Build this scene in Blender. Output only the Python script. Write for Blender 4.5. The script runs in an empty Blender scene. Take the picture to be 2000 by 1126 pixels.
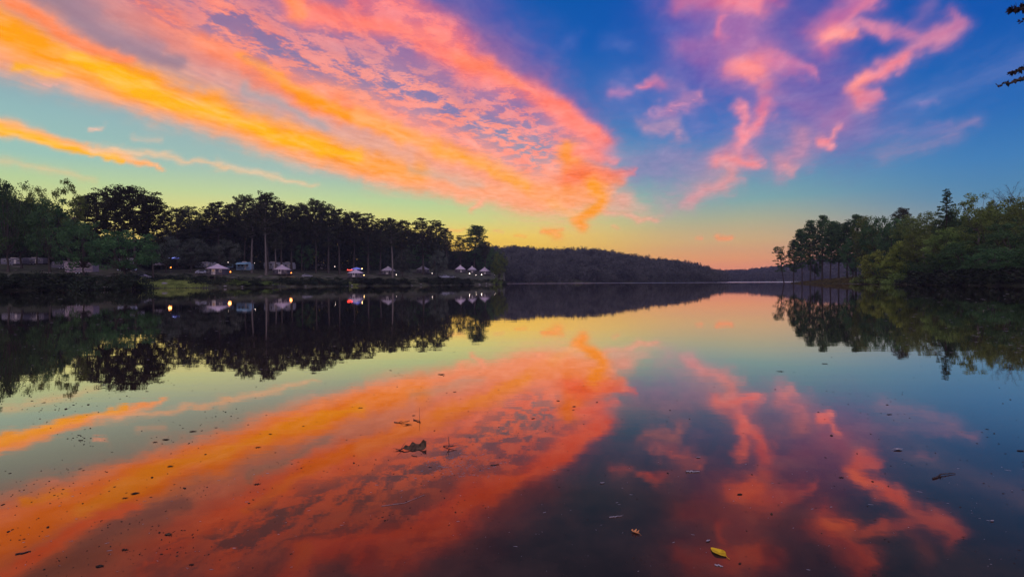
import bpy, math, random
import numpy as np
from mathutils import Matrix, Vector, noise as mnoise

random.seed(7)
rng = np.random.default_rng(11)
S = bpy.context.scene
COL = S.collection
R = math.radians

# ------------------------------------------------------------------ camera
FPX, CX, CY = 1000.0, 1000.0, 563.0        # focal length and centre in photo pixels
CAM_H = 1.3
cam_d = bpy.data.cameras.new("camera")
cam_d.sensor_width = 36.0
cam_d.lens = 36.0 * FPX / 2000.0
cam_d.clip_start = 0.05
cam_d.clip_end = 30000.0
cam = bpy.data.objects.new("camera", cam_d)
COL.objects.link(cam)
PITCH, ROLL = R(0.69), R(-0.3)
CM = Matrix.Rotation(R(90) - PITCH, 4, 'X') @ Matrix.Rotation(ROLL, 4, 'Z')
cam.matrix_world = Matrix.Translation((0, 0, CAM_H)) @ CM
S.camera = cam
CR = np.array(CM.to_3x3())

def pdir(px, py):
    d = CR @ np.array([(px - CX) / FPX, -(py - CY) / FPX, -1.0])
    return d / np.linalg.norm(d)

def at(px, py, Y):
    """world point seen at photo pixel (px, py) at distance Y ahead"""
    d = pdir(px, py)
    t = Y / d[1]
    return Vector((d[0] * t, Y, CAM_H + d[2] * t))

def on_water(px, py, z=0.0):
    d = pdir(px, py)
    t = (z - CAM_H) / d[2]
    return Vector((d[0] * t, d[1] * t, z))

def lin(c):
    out = []
    for v in c[:3]:
        v = v / 255.0
        out.append(v / 12.92 if v <= 0.04045 else ((v + 0.055) / 1.055) ** 2.4)
    return tuple(out)

# ------------------------------------------------------------------ render settings
S.view_settings.view_transform = 'Standard'
S.view_settings.look = 'None'
S.view_settings.exposure = 0.14
S.view_settings.gamma = 1.0
S.render.engine = 'CYCLES'
S.cycles.use_denoising = True
S.cycles.max_bounces = 5
S.cycles.diffuse_bounces = 2
S.cycles.glossy_bounces = 3
S.cycles.transmission_bounces = 2
S.cycles.transparent_max_bounces = 8
S.cycles.volume_bounces = 0
S.cycles.caustics_reflective = False
S.cycles.caustics_refractive = False

# ------------------------------------------------------------------ node helpers
class N:
    def __init__(self, tree):
        self.t = tree
        tree.nodes.clear()
    def new(self, kind, **kw):
        n = self.t.nodes.new(kind)
        for k, v in kw.items():
            setattr(n, k, v)
        return n
    def link(self, a, b):
        self.t.links.new(a, b)
    def put(self, sock, v):
        if isinstance(v, bpy.types.NodeSocket):
            self.link(v, sock)
        elif isinstance(v, (tuple, list)) and len(v) == 3 and sock.type == 'RGBA':
            sock.default_value = (*v, 1)
        else:
            sock.default_value = v
    def math(self, op, a, b=None, c=None, clamp=False):
        n = self.new('ShaderNodeMath', operation=op, use_clamp=clamp)
        self.put(n.inputs[0], a)
        if b is not None: self.put(n.inputs[1], b)
        if c is not None: self.put(n.inputs[2], c)
        return n.outputs[0]
    def mix(self, f, a, b, blend='MIX'):
        n = self.new('ShaderNodeMix', data_type='RGBA', blend_type=blend)
        self.put(n.inputs[0], f)
        self.put(n.inputs[6], a)
        self.put(n.inputs[7], b)
        return n.outputs[2]
    def maprange(self, v, a, b, c=0.0, d=1.0, smooth=False):
        n = self.new('ShaderNodeMapRange', interpolation_type='SMOOTHSTEP' if smooth else 'LINEAR')
        self.put(n.inputs[0], v)
        for i, x in enumerate((a, b, c, d)):
            n.inputs[i + 1].default_value = x
        return n.outputs[0]
    def noise(self, vec, scale, detail=4, rough=0.55, dist=0.0):
        n = self.new('ShaderNodeTexNoise')
        self.put(n.inputs['Vector'], vec)
        n.inputs['Scale'].default_value = scale
        n.inputs['Detail'].default_value = detail
        n.inputs['Roughness'].default_value = rough
        n.inputs['Distortion'].default_value = dist
        return n.outputs[0]
    def ramp(self, f, stops):
        n = self.new('ShaderNodeValToRGB')
        self.put(n.inputs[0], f)
        el = n.color_ramp.elements
        while len(el) > 1: el.remove(el[-1])
        for i, (p, c) in enumerate(stops):
            e = el[0] if i == 0 else el.new(p)
            e.position = p
            e.color = (*c, 1)
        return n.outputs[0]

# ------------------------------------------------------------------ world: dusk sky
# clear-sky colour by elevation at five bearings (read down the photograph's columns)
SKY = {
    0:    [(548, (255, 205, 90)), (470, (240, 215, 105)), (420, (215, 218, 120)), (340, (172, 205, 150)), (290, (145, 192, 178)),
           (200, (135, 180, 180)), (100, (118, 150, 172)), (0, (104, 124, 162))],
    500:  [(548, (255, 196, 48)), (470, (240, 218, 95)), (420, (215, 214, 122)), (380, (182, 208, 150)), (330, (150, 188, 175)),
           (230, (128, 165, 178)), (120, (98, 120, 165)), (0, (84, 98, 155))],
    1000: [(548, (255, 172, 34)), (490, (255, 188, 40)), (460, (250, 200, 84)), (430, (215, 205, 130)), (395, (175, 200, 155)),
           (340, (115, 160, 185)), (220, (48, 105, 180)), (100, (12, 84, 176)), (0, (0, 78, 170))],
    1420: [(530, (236, 134, 104)), (505, (240, 152, 98)), (470, (218, 168, 118)), (430, (180, 168, 142)), (390, (130, 160, 168)),
           (330, (92, 140, 180)), (250, (44, 108, 188)), (150, (20, 88, 180)), (0, (2, 74, 172))],
    2000: [(530, (190, 125, 125)), (470, (160, 135, 145)), (420, (120, 140, 160)), (370, (82, 128, 172)), (300, (62, 118, 182)),
           (200, (34, 98, 180)), (100, (8, 86, 176)), (0, (2, 76, 172))],
}
w = bpy.data.worlds.new("World")
S.world = w
w.use_nodes = True
g = N(w.node_tree)
tc = g.new('ShaderNodeTexCoord').outputs['Generated']
sep = g.new('ShaderNodeSeparateXYZ'); g.link(tc, sep.inputs[0])
el = g.math('ARCSINE', sep.outputs[2])                 # elevation in radians
az = g.math('ARCTAN2', sep.outputs[0], sep.outputs[1])  # bearing, 0 straight ahead
elf = g.math('DIVIDE', g.math('MAXIMUM', el, 0.0), 0.8, clamp=True)
cols, azs = [], []
for px, samples in SKY.items():
    st = []
    for py, c in samples:
        d = pdir(px, py)
        st.append((min(1, max(0, math.asin(d[2]) / 0.8)), lin(c)))
    st = [(q, (a_ * (.9 if px > 900 else 1.12), b_ * (1.0 + .14 * min(1, q * 2.2) * (px > 900)), c_ * (1 - .06 * (px > 900)))) for q, (a_, b_, c_) in st]
    st.append((1.0, tuple(v * 0.75 for v in st[-1][1])))
    cols.append(g.ramp(elf, st))
    azs.append(math.atan2(pdir(px, 300)[0], pdir(px, 300)[1]))
c = cols[0]
for i in range(1, len(cols)):
    c = g.mix(g.maprange(az, azs[i - 1], azs[i], smooth=True), c, cols[i])
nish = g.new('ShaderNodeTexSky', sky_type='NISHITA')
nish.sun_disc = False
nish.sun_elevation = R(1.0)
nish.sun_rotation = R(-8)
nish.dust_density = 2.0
# behind the photographer: faint physical sky plus an added violet glow lighting the foliage
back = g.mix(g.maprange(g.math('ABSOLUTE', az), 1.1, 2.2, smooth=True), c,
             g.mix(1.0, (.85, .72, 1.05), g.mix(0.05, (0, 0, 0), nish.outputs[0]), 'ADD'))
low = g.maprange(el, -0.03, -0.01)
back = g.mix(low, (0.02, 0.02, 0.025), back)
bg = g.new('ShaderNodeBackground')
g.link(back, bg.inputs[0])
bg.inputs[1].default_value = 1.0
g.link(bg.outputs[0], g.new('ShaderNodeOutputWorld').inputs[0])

# ------------------------------------------------------------------ mesh helpers
def mesh_from(name, V, F, mats=(), smooth=False):
    """V (n,3) array, F array of quads/tris (m,k)"""
    me = bpy.data.meshes.new(name)
    V = np.asarray(V, dtype=np.float32); F = np.asarray(F, dtype=np.int32)
    m, k = F.shape
    me.vertices.add(len(V)); me.vertices.foreach_set('co', V.ravel())
    me.loops.add(m * k); me.loops.foreach_set('vertex_index', F.ravel())
    me.polygons.add(m)
    me.polygons.foreach_set('loop_start', np.arange(0, m * k, k, dtype=np.int32))
    me.polygons.foreach_set('loop_total', np.full(m, k, dtype=np.int32))
    if smooth: me.polygons.foreach_set('use_smooth', np.ones(m, dtype=bool))
    for mt in mats: me.materials.append(mt)
    me.update(calc_edges=True)
    me.validate()
    return me

def grid_faces(nu, nv):
    i = np.arange(nu - 1)[:, None] * nv + np.arange(nv - 1)[None, :]
    i = i.ravel()
    return np.stack([i, i + nv, i + nv + 1, i + 1], 1)

def link(name, me, parent=None, loc=None, **props):
    o = bpy.data.objects.new(name, me)
    COL.objects.link(o)
    if parent is not None: o.parent = parent
    if loc is not None: o.location = loc
    for k, v in props.items(): o[k] = v
    return o

def material(name):
    m = bpy.data.materials.new(name)
    m.use_nodes = True
    return m, N(m.node_tree)

def vnoise(x, y, seed=0):
    xi = np.floor(x).astype(np.int64); yi = np.floor(y).astype(np.int64)
    xf = x - xi; yf = y - yi
    def h(a, b):
        n = (a * 374761393 + b * 668265263 + seed * 1442695041) & 0x7fffffff
        n = ((n ^ (n >> 13)) * 1274126177) & 0x7fffffff
        return ((n ^ (n >> 16)) & 0xffff) / 65535.0
    u = xf * xf * (3 - 2 * xf); v = yf * yf * (3 - 2 * yf)
    return (h(xi, yi) * (1 - u) + h(xi + 1, yi) * u) * (1 - v) + (h(xi, yi + 1) * (1 - u) + h(xi + 1, yi + 1) * u) * v

def fbm(x, y, oct=4, seed=0):
    s, a, t = 0, 1.0, 0
    for o in range(oct):
        s = s + a * vnoise(x * 2 ** o, y * 2 ** o, seed + o); t += a; a *= 0.5
    return s / t

# ------------------------------------------------------------------ clouds: a thin lit sheet high above
OR, YL, DO = (255, 158, 8), (255, 182, 10), (255, 138, 40)
PE, SA, PK = (255, 166, 120), (255, 128, 112), (232, 118, 132)
MA, PU, GM = (176, 106, 160), (112, 96, 168), (158, 126, 145)
LV, PL = (150, 128, 168), (205, 150, 150)
# (points, width0, width1, strength, colour, mottle)   in the order they are laid over each other
ST = [
 # veil behind the big fan
 ([(-60, -20), (300, 60), (700, 190), (1000, 320), (1120, 360)], 60, 60, .75, PE, 0),
 ([(200, -40), (500, 60), (800, 170), (1050, 280)], 60, 50, .55, (200, 135, 150), .55),
 ([(300, -60), (700, 40), (950, 160), (1100, 270)], 60, 50, .55, (226, 130, 135), .5),
 ([(880, -30), (960, 60), (1060, 150), (1150, 250)], 60, 40, .55, PU, 0),
 ([(760, 0), (880, 40), (960, 90), (1040, 160)], 35, 30, .6, (150, 100, 150), .2),
 # fill between bands
 ([(640, 190), (800, 250), (950, 310), (1080, 350)], 45, 60, .95, (255, 158, 122), 0),
 ([(780, 210), (900, 270), (1000, 320)], 40, 50, .8, (255, 150, 132), .25),
 ([(300, 30), (420, 110), (600, 190)], 34, 36, .85, (245, 135, 105), .15),
 ([(180, -20), (260, 30), (340, 90), (420, 130)], 22, 22, .7, (225, 140, 130), 0),
 # grey gap
 ([(20, -40), (120, 10), (210, 70), (290, 110), (340, 125)], 26, 16, .9, (150, 124, 140), 0),
 ([(150, 0), (240, 60), (300, 90)], 26, 20, .7, (160, 128, 145), 0),
 # lower edge of the big band
 ([(-80, 75), (0, 95), (100, 128), (200, 158), (300, 190), (450, 238), (560, 275), (640, 298), (720, 330), (820, 352), (950, 372), (1060, 392)], 42, 20, 1.0, PE, 0),
 ([(-80, 20), (0, 60), (140, 120), (250, 160), (400, 210), (560, 262), (700, 305), (820, 335)], 38, 24, 1.0, (255, 160, 60), 0),
 ([(-60, 30), (40, 70), (120, 105), (200, 140), (290, 172)], 20, 20, 1.0, OR, 0),
 ([(140, 110), (220, 150), (280, 172)], 12, 12, .9, YL, 0),
 ([(30, 132), (80, 142), (110, 146)], 9, 8, .8, YL, 0),
 ([(200, 140), (300, 185), (400, 218), (520, 252), (620, 285), (700, 305)], 17, 10, .9, (255, 182, 28), 0),
 ([(-60, -30), (40, 12), (110, 52), (190, 95), (260, 120)], 14, 11, .9, (255, 138, 84), 0),
 ([(420, 150), (520, 185), (620, 235), (720, 285), (800, 310)], 10, 14, .6, (230, 165, 150), 0),
 ([(480, 175), (560, 205), (640, 248)], 9, 7, .75, (165, 160, 165), 0),
 ([(800, 330), (860, 345), (930, 355)], 8, 7, .45, (190, 180, 165), 0),
 # second band
 ([(400, 80), (470, 115), (560, 160), (640, 200), (720, 225)], 22, 20, .95, (255, 140, 95), 0),
 ([(470, 110), (540, 155), (600, 190), (640, 208), (700, 235), (780, 270)], 11, 12, 1.0, (255, 152, 15), 0),
 ([(700, 225), (800, 270), (880, 300), (960, 325), (1030, 362), (1080, 385)], 18, 14, .9, (255, 165, 85), 0),
 ([(860, 292), (920, 312), (980, 340), (1030, 365)], 8, 8, .7, (255, 168, 60), 0),
 # speckled belt
 ([(380, 10), (450, 50), (520, 90), (620, 120), (720, 160), (830, 200), (930, 240), (1030, 290)], 30, 24, .5, (225, 130, 130), 1.0),
 # pink upper band
 ([(410, -10), (440, 30), (480, 75)], 16, 16, .9, (250, 130, 100), .5),
 ([(255, -10), (290, 15), (340, 40)], 14, 14, .8, (235, 125, 110), .5),
 ([(560, -20), (580, 20), (630, 30), (700, 50), (760, 55), (830, 70)], 24, 24, 1.0, SA, .1),
 ([(560, 0), (585, 25)], 12, 14, 1.0, (255, 140, 90), 0),
 ([(700, 0), (780, 10), (830, 30), (860, 60), (900, 90)], 26, 30, .95, (248, 122, 118), .35),
 ([(830, 80), (900, 110), (950, 150), (1010, 175), (1060, 195), (1110, 235), (1150, 265), (1170, 285)], 30, 22, 1.0, (255, 128, 112), .12),
 ([(900, 110), (960, 140), (1000, 165)], 12, 14, .8, (255, 132, 95), 0),
 ([(1080, 200), (1130, 240), (1160, 270)], 20, 16, 1.0, (255, 130, 112), 0),
 ([(950, 190), (1000, 220), (1080, 270)], 25, 25, .6, (240, 140, 140), .6),
 ([(1000, 290), (1060, 300), (1120, 300)], 25, 25, .8, (255, 150, 130), .45),
 ([(1100, 290), (1115, 320), (1125, 350), (1110, 375)], 16, 14, 1.0, (255, 152, 60), 0),
 ([(1130, 300), (1180, 310), (1200, 310)], 15, 7, .95, (255, 138, 120), 0),
 ([(1120, 345), (1170, 340), (1235, 336)], 20, 6, 1.0, (255, 126, 82), .1),
 ([(1150, 352), (1210, 350)], 14, 8, .8, (255, 138, 70), 0),
 ([(1180, 375), (1180, 385), (1215, 392)], 18, 18, .7, (250, 160, 135), 0),
 ([(1060, 370), (1110, 385), (1150, 380)], 20, 20, .9, (255, 160, 100), 0),
 ([(1155, 360), (1178, 382), (1172, 402), (1145, 420), (1128, 432), (1136, 443)], 13, 11, 1.0, (255, 158, 45), 0),
 ([(1080, 395), (1110, 412), (1125, 420)], 10, 8, .6, (255, 180, 110), 0),
 ([(1180, 415), (1230, 420), (1250, 432), (1282, 427)], 5, 6, .75, (250, 155, 125), 0),
 ([(1200, 400), (1260, 410)], 14, 10, .4, (225, 170, 150), 0),
 ([(1190, 300), (1280, 320), (1360, 340)], 20, 30, .3, (150, 145, 180), 0),
 # flecks of the speckled belt, torn open to the blue
 ([(440, 35), (520, 85), (600, 112), (680, 135), (760, 160), (850, 192), (930, 232), (1010, 278), (1045, 300)], 36, 26, .62, (250, 146, 128), 1.0),
 ([(560, 80), (640, 70), (720, 85), (800, 105)], 16, 18, .5, (240, 140, 135), 1.0),
 ([(1000, 200), (1040, 245), (1065, 290)], 20, 18, .5, (245, 140, 135), .9),
 ([(410, 10), (480, 40), (540, 60)], 24, 20, .5, (240, 130, 115), .9),
 # low smudges
 ([(945, 388), (935, 402), (922, 408)], 4, 4, .8, (255, 170, 130), 0),
 ([(1060, 450), (1085, 456), (1092, 462)], 4, 9, .85, (255, 165, 60), 0),
 ([(1055, 452), (1100, 449)], 2.5, 2.5, .7, (255, 160, 80), 0),
 ([(1008, 458), (1028, 460)], 2.5, 2.5, .7, (255, 175, 70), 0),
 ([(966, 446), (982, 450)], 2.5, 2.5, .5, (250, 175, 110), 0),
 ([(880, 447), (900, 450), (912, 448)], 2.5, 2.5, .6, (255, 175, 90), 0),
 ([(1200, 446), (1210, 450)], 3, 3, .45, (250, 170, 120), 0),
 ([(1362, 465), (1376, 465)], 1.6, 1.6, .8, (255, 145, 90), 0),
 ([(1405, 464), (1436, 465)], 2.6, 2.0, .95, (255, 140, 80), 0),
 # lower left streak
 ([(-60, 232), (0, 247), (90, 266), (170, 285), (240, 303), (320, 333)], 16, 4, 1.0, (255, 178, 110), 0),
 ([(-40, 245), (40, 262), (110, 278), (180, 295), (230, 308)], 9, 5, 1.0, (255, 184, 30), 0),
 ([(190, 290), (270, 298), (340, 305), (440, 328)], 8, 4, .75, (240, 195, 150), 0),
 ([(430, 322), (520, 338), (620, 362)], 7, 3, .6, (235, 195, 150), 0),
 ([(0, 318), (80, 326), (180, 352)], 8, 6, .35, (235, 190, 130), 0),
 ([(180, 246), (200, 248)], 3, 3, .8, (250, 190, 160), 0),
 ([(268, 266), (320, 270)], 5, 5, .4, (230, 190, 160), 0),
 ([(80, 165), (115, 175)], 3, 2, .6, (235, 170, 160), 0),
 ([(560, 320), (610, 330)], 4, 4, .3, (220, 190, 170), 0),
 # right of frame: violet veils
 ([(1340, -20), (1360, 60), (1380, 130)], 50, 40, .55, (96, 92, 172), 0),
 ([(1520, -10), (1560, 60), (1600, 140), (1640, 200)], 70, 55, .5, (104, 88, 164), 0),
 ([(1380, 110), (1500, 180), (1640, 215)], 60, 55, .42, (120, 100, 172), 0),
 ([(1250, 330), (1380, 310), (1540, 280), (1680, 230)], 30, 34, .38, (140, 122, 172), 0),
 ([(1230, 180), (1320, 200), (1360, 240)], 34, 30, .3, (125, 120, 185), .3),
 ([(1110, 85), (1125, 80)], 12, 14, .28, (90, 110, 185), 0),
 ([(1185, 82), (1215, 84)], 14, 14, .3, (90, 110, 185), 0),
 ([(1290, 50), (1330, 60)], 10, 20, .2, (95, 105, 185), 0),
 # first pink column
 ([(1400, -20), (1440, 20), (1450, 70), (1470, 110)], 46, 40, .86, (186, 106, 154), .12),
 ([(1330, 96), (1370, 98), (1410, 80), (1440, 60)], 14, 18, .55, (160, 105, 165), .1),
 ([(1330, -5), (1400, -5), (1520, 0)], 16, 14, .6, (190, 105, 150), 0),
 ([(1420, -10), (1450, 0), (1480, 8)], 15, 14, .9, (245, 120, 132), 0),
 ([(1408, 35), (1402, 70)], 8, 8, .5, (220, 118, 150), 0),
 ([(1428, 128), (1460, 135), (1505, 125)], 16, 18, .85, (236, 118, 132), 0),
 ([(1465, 135), (1482, 150), (1486, 168)], 20, 9, 1.0, (255, 130, 125), 0),
 ([(1520, 130), (1560, 140), (1592, 143)], 15, 7, .72, (218, 112, 146), 0),
 ([(1490, 175), (1520, 185), (1570, 200)], 12, 18, .35, (150, 112, 168), 0),
 ([(1490, 180), (1490, 200), (1480, 215)], 14, 12, .5, (180, 115, 160), 0),
 ([(1432, 222), (1440, 215), (1450, 240), (1460, 262)], 8, 12, .9, (246, 128, 138), .1),
 ([(1502, 232), (1480, 248), (1465, 268), (1450, 290)], 9, 9, .9, (250, 128, 134), 0),
 ([(1495, 205), (1490, 225)], 10, 12, .6, (215, 120, 150), 0),
 ([(1400, 300), (1440, 285), (1470, 300)], 10, 12, .4, (190, 130, 160), 0),
 ([(1408, 308), (1440, 312), (1480, 318)], 11, 7, .95, (250, 130, 128), 0),
 ([(1425, 328), (1440, 330)], 7, 6, .7, (240, 135, 132), 0),
 # small puffs
 ([(1200, 184), (1225, 186)], 9, 8, .7, (196, 118, 160), .1),
 ([(1250, 178), (1270, 168), (1292, 163)], 6, 9, .85, (232, 118, 140), 0),
 ([(1290, 170), (1330, 175), (1340, 200)], 12, 12, .35, (150, 115, 170), 0),
 ([(1280, 215), (1290, 222)], 7, 7, .7, (200, 130, 165), .2),
 ([(1305, 220), (1340, 200), (1375, 192)], 8, 8, .6, (200, 130, 165), .5),
 ([(1262, 240), (1310, 245), (1315, 268)], 10, 8, .5, (185, 140, 168), .3),
 # hook
 ([(1605, 80), (1640, 30), (1690, -15)], 20, 20, .62, (190, 108, 158), 0),
 ([(1655, 50), (1680, 10), (1700, -10)], 8, 8, .5, (220, 120, 150), 0),
 ([(1608, 68), (1640, 52), (1668, 62)], 12, 10, .9, (244, 122, 130), 0),
 ([(1618, 72), (1650, 55), (1668, 66)], 7, 7, 1.0, (255, 132, 120), 0),
 ([(1670, 55), (1720, 52), (1760, 58), (1800, 70), (1860, 50)], 10, 14, .8, (206, 114, 148), 0),
 ([(1700, 55), (1730, 62)], 8, 10, .7, (226, 122, 145), 0),
 ([(1870, 45), (1850, 62), (1800, 90), (1745, 125), (1700, 145)], 15, 10, .85, (214, 118, 146), 0),
 ([(1868, 22), (1866, 45)], 9, 12, .6, (175, 110, 160), 0),
 ([(1770, 112), (1730, 135), (1690, 152), (1668, 170)], 8, 9, .95, (240, 120, 130), 0),
 ([(1680, 160), (1672, 180), (1680, 195)], 11, 13, 1.0, (255, 126, 112), 0),
 ([(1690, 200), (1712, 190), (1722, 182)], 11, 8, .85, (235, 120, 135), 0),
 ([(1790, 40), (1815, 0)], 16, 16, .38, (140, 108, 168), 0),
 ([(1660, 200), (1640, 225), (1600, 235)], 16, 16, .5, (160, 112, 165), 0),
 ([(1632, 240), (1612, 262), (1592, 272)], 5, 5, .85, (240, 130, 140), 0),
 ([(1594, 268), (1602, 285), (1612, 280)], 7, 6, .9, (246, 130, 135), 0),
 ([(1555, 265), (1560, 300), (1520, 320)], 16, 16, .5, (200, 135, 160), .15),
 ([(1340, 392), (1370, 378), (1410, 362), (1430, 345)], 11, 14, .62, (225, 150, 150), 0),
 ([(1300, 400), (1340, 380), (1400, 330)], 22, 26, .3, (195, 150, 160), 0),
 ([(1530, 325), (1556, 330)], 9, 6, .5, (225, 150, 155), 0),
 ([(1730, 308), (1790, 290), (1840, 275), (1920, 235)], 14, 11, .2, (175, 135, 170), 0),
 ([(1700, 255), (1780, 255), (1840, 250)], 16, 10, .22, (140, 125, 180), 0),
 ([(1790, 205), (1830, 195)], 5, 4, .3, (150, 130, 185), 0),
 ([(1780, 200), (1880, 160), (2040, 110)], 25, 30, .2, (110, 125, 185), 0),
]
NU, NV = 640, 300
azg = np.radians(np.linspace(-66, 66, NU)); elg = np.radians(np.linspace(1.0, 58, NV) ** 1.0)
A, E = np.meshgrid(azg, elg, indexing='ij')
D = np.stack([np.cos(E) * np.sin(A), np.cos(E) * np.cos(A), np.sin(E)], -1).reshape(-1, 3)
L = D @ CR                                     # into the camera's frame at the time the sketch was made
inv = 1.0 / np.maximum(-L[:, 2], 0.05)
U = CX + FPX * L[:, 0] * inv; Vp = CY - FPX * L[:, 1] * inv
zc = np.maximum(D[:, 2], 0.02)
GX, GY = D[:, 0] / zc, D[:, 1] / zc
wx = (fbm(U / 60, Vp / 45, 4, 3) - 0.5) * 34 + (fbm(U / 16, Vp / 12, 3, 23) - .5) * 12
wy = (fbm(U / 60, Vp / 45, 4, 9) - 0.5) * 26 + (fbm(U / 16, Vp / 12, 3, 29) - .5) * 9
fade = np.clip((560 - Vp) / 200, 0.12, 1) * np.where(U > 1240, 1.45, 1.0)
Uw, Vw = U + wx * fade, Vp + wy * fade
cov = np.zeros(len(D)); mot = np.zeros(len(D)); colr = np.tile(np.array(lin(PE)) * 1e-4, (len(D), 1)); cw = np.full(len(D), 1e-4)
for pts, w0, w1, s, colr_s, mt in ST:
    pts = np.array(pts, float)
    if pts[:, 0].mean() > 1200:
        if s < .7: s = min(.85, s * 1.38)
        else: s *= .93; colr_s = (min(255, colr_s[0] - 4), colr_s[1] + 12, colr_s[2] + 14)
    seg = np.linalg.norm(np.diff(pts, axis=0), axis=1); cum = np.concatenate([[0], np.cumsum(seg)]) / max(seg.sum(), 1e-6)
    best = np.full(len(D), 1e9)
    for k in range(len(pts) - 1):
        a, b = pts[k], pts[k + 1]; ab = b - a
        t = np.clip(((Uw - a[0]) * ab[0] + (Vw - a[1]) * ab[1]) / (ab @ ab + 1e-6), 0, 1)
        dd = np.hypot(Uw - a[0] - t * ab[0], Vw - a[1] - t * ab[1])
        tt = cum[k] + t * (cum[k + 1] - cum[k])
        best = np.minimum(best, dd / (w0 + (w1 - w0) * tt) * 0.88)
    ex = 2.8 if s > .88 and pts[:, 0].mean() < 1250 else 1.9
    p = np.exp(-(best * (.82 if pts[:, 0].mean() > 1250 else 1)) ** ex) * s
    colr = colr * (1 - p[:, None]) + p[:, None] * np.array(lin(colr_s)); cw = cw * (1 - p) + p
    mot = mot * (1 - p) + p * mt
    cov = 1 - (1 - cov) * (1 - p)
colr = colr / cw[:, None]
CLOUD_R = 9000.0
cme = mesh_from("clouds", D * CLOUD_R, grid_faces(NU, NV), smooth=True)
for nm, arr in (("cover", cov), ("mottle", mot)):
    at_ = cme.attributes.new(nm, 'FLOAT', 'POINT'); at_.data.foreach_set('value', arr.astype(np.float32))
at_ = cme.attributes.new("tint", 'FLOAT_COLOR', 'POINT')
at_.data.foreach_set('color', np.concatenate([colr, np.ones((len(D), 1))], 1).astype(np.float32).ravel())
cm, g = material("dusk cloud")
geo = g.new('ShaderNodeNewGeometry')
nrm = g.new('ShaderNodeVectorMath', operation='NORMALIZE'); g.link(geo.outputs['Position'], nrm.inputs[0])
sp = g.new('ShaderNodeSeparateXYZ'); g.link(nrm.outputs[0], sp.inputs[0])
zz = g.math('MAXIMUM', sp.outputs[2], 0.03)
cb = g.new('ShaderNodeCombineXYZ')
g.link(g.math('DIVIDE', sp.outputs[0], zz), cb.inputs[0]); g.link(g.math('DIVIDE', sp.outputs[1], zz), cb.inputs[1])
mp = g.new('ShaderNodeMapping'); mp.vector_type = 'TEXTURE'
mp.inputs['Rotation'].default_value = (0, 0, R(-16)); mp.inputs['Scale'].default_value = (1, 2.6, 1)
g.link(cb.outputs[0], mp.inputs[0])
streak = g.noise(mp.outputs[0], 5.0, 7, .62, .6)
mp2 = g.new('ShaderNodeMapping'); mp2.vector_type = 'TEXTURE'
mp2.inputs['Rotation'].default_value = (0, 0, R(-16)); mp2.inputs['Scale'].default_value = (1, 1.35, 1)
g.link(cb.outputs[0], mp2.inputs[0])
flock = g.noise(mp2.outputs[0], 11.0, 6, .6, .9)
fine = g.noise(cb.outputs[0], 46.0, 4, .6, .5)
def attr(nm, color=False):
    n = g.new('ShaderNodeAttribute', attribute_name=nm); return n.outputs['Color' if color else 'Fac']
cv, mo, tn = attr('cover'), attr('mottle'), attr('tint', True)
edge = g.math('MULTIPLY', g.math('MULTIPLY', cv, g.math('SUBTRACT', 1.0, cv)), 4.0)
nz = g.math('ADD', g.math('MULTIPLY', g.math('SUBTRACT', streak, .5), 1.5), g.math('MULTIPLY', g.math('SUBTRACT', flock, .5), .7))
a1 = g.math('ADD', cv, g.math('MULTIPLY', edge, g.math('MULTIPLY', nz, .50)), clamp=True)
lump = g.noise(mp2.outputs[0], 8.0, 5, .60, .3)
fl = g.math('ADD', g.math('MULTIPLY', lump, .8), g.math('MULTIPLY', fine, .2))
hole = g.maprange(fl, .435, .555, 1.0, 0.0, True)
a2 = g.math('MULTIPLY', a1, g.math('SUBTRACT', 1.0, g.math('MULTIPLY', g.math('MULTIPLY', hole, mo), .93)))
# body variation: thicker lumps deeper in colour, thin lumps paler
v = g.math('ADD', g.math('MULTIPLY', g.math('SUBTRACT', streak, .5), .5), g.math('MULTIPLY', g.math('SUBTRACT', fl, .5), .55))
hs = g.new('ShaderNodeHueSaturation')
g.link(tn, hs.inputs['Color'])
g.link(g.math('ADD', 1.0, g.math('MULTIPLY', v, -.55)), hs.inputs['Saturation'])
g.link(g.math('ADD', 1.0, g.math('MULTIPLY', v, .45)), hs.inputs['Value'])
em = g.new('ShaderNodeEmission'); g.link(hs.outputs[0], em.inputs[0])
tr = g.new('ShaderNodeBsdfTransparent')
mx = g.new('ShaderNodeMixShader')
g.link(a2, mx.inputs[0]); g.link(tr.outputs[0], mx.inputs[1]); g.link(em.outputs[0], mx.inputs[2])
g.link(mx.outputs[0], g.new('ShaderNodeOutputMaterial').inputs[0])
cm.cycles.emission_sampling = 'NONE'
cme.materials.append(cm)
link("clouds", cme, kind='structure')

# ------------------------------------------------------------------ the lake
wm, g = material("lake water")
pos = g.new('ShaderNodeNewGeometry').outputs['Position']
lw = g.new('ShaderNodeLayerWeight'); lw.inputs[0].default_value = 0.5
facing = lw.outputs['Facing']                      # 0 looking straight down, 1 grazing
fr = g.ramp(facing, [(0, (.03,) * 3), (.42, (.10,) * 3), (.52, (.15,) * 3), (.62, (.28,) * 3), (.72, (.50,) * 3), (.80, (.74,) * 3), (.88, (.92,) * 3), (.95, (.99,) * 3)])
mw = g.new('ShaderNodeMapping'); mw.inputs['Scale'].default_value = (.16, 2.0, 1)
g.link(pos, mw.inputs[0])
n1 = g.noise(mw.outputs[0], .9, 3, .5)
n2 = g.noise(pos, 6.0, 3, .6)
n3 = g.noise(pos, .08, 3, .6)
h = g.math('ADD', g.math('MULTIPLY', n1, .009), g.math('MULTIPLY', n2, .0014))
bp = g.new('ShaderNodeBump'); bp.inputs['Strength'].default_value = .13; bp.inputs['Distance'].default_value = 1.0
g.link(h, bp.inputs['Height'])
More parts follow.
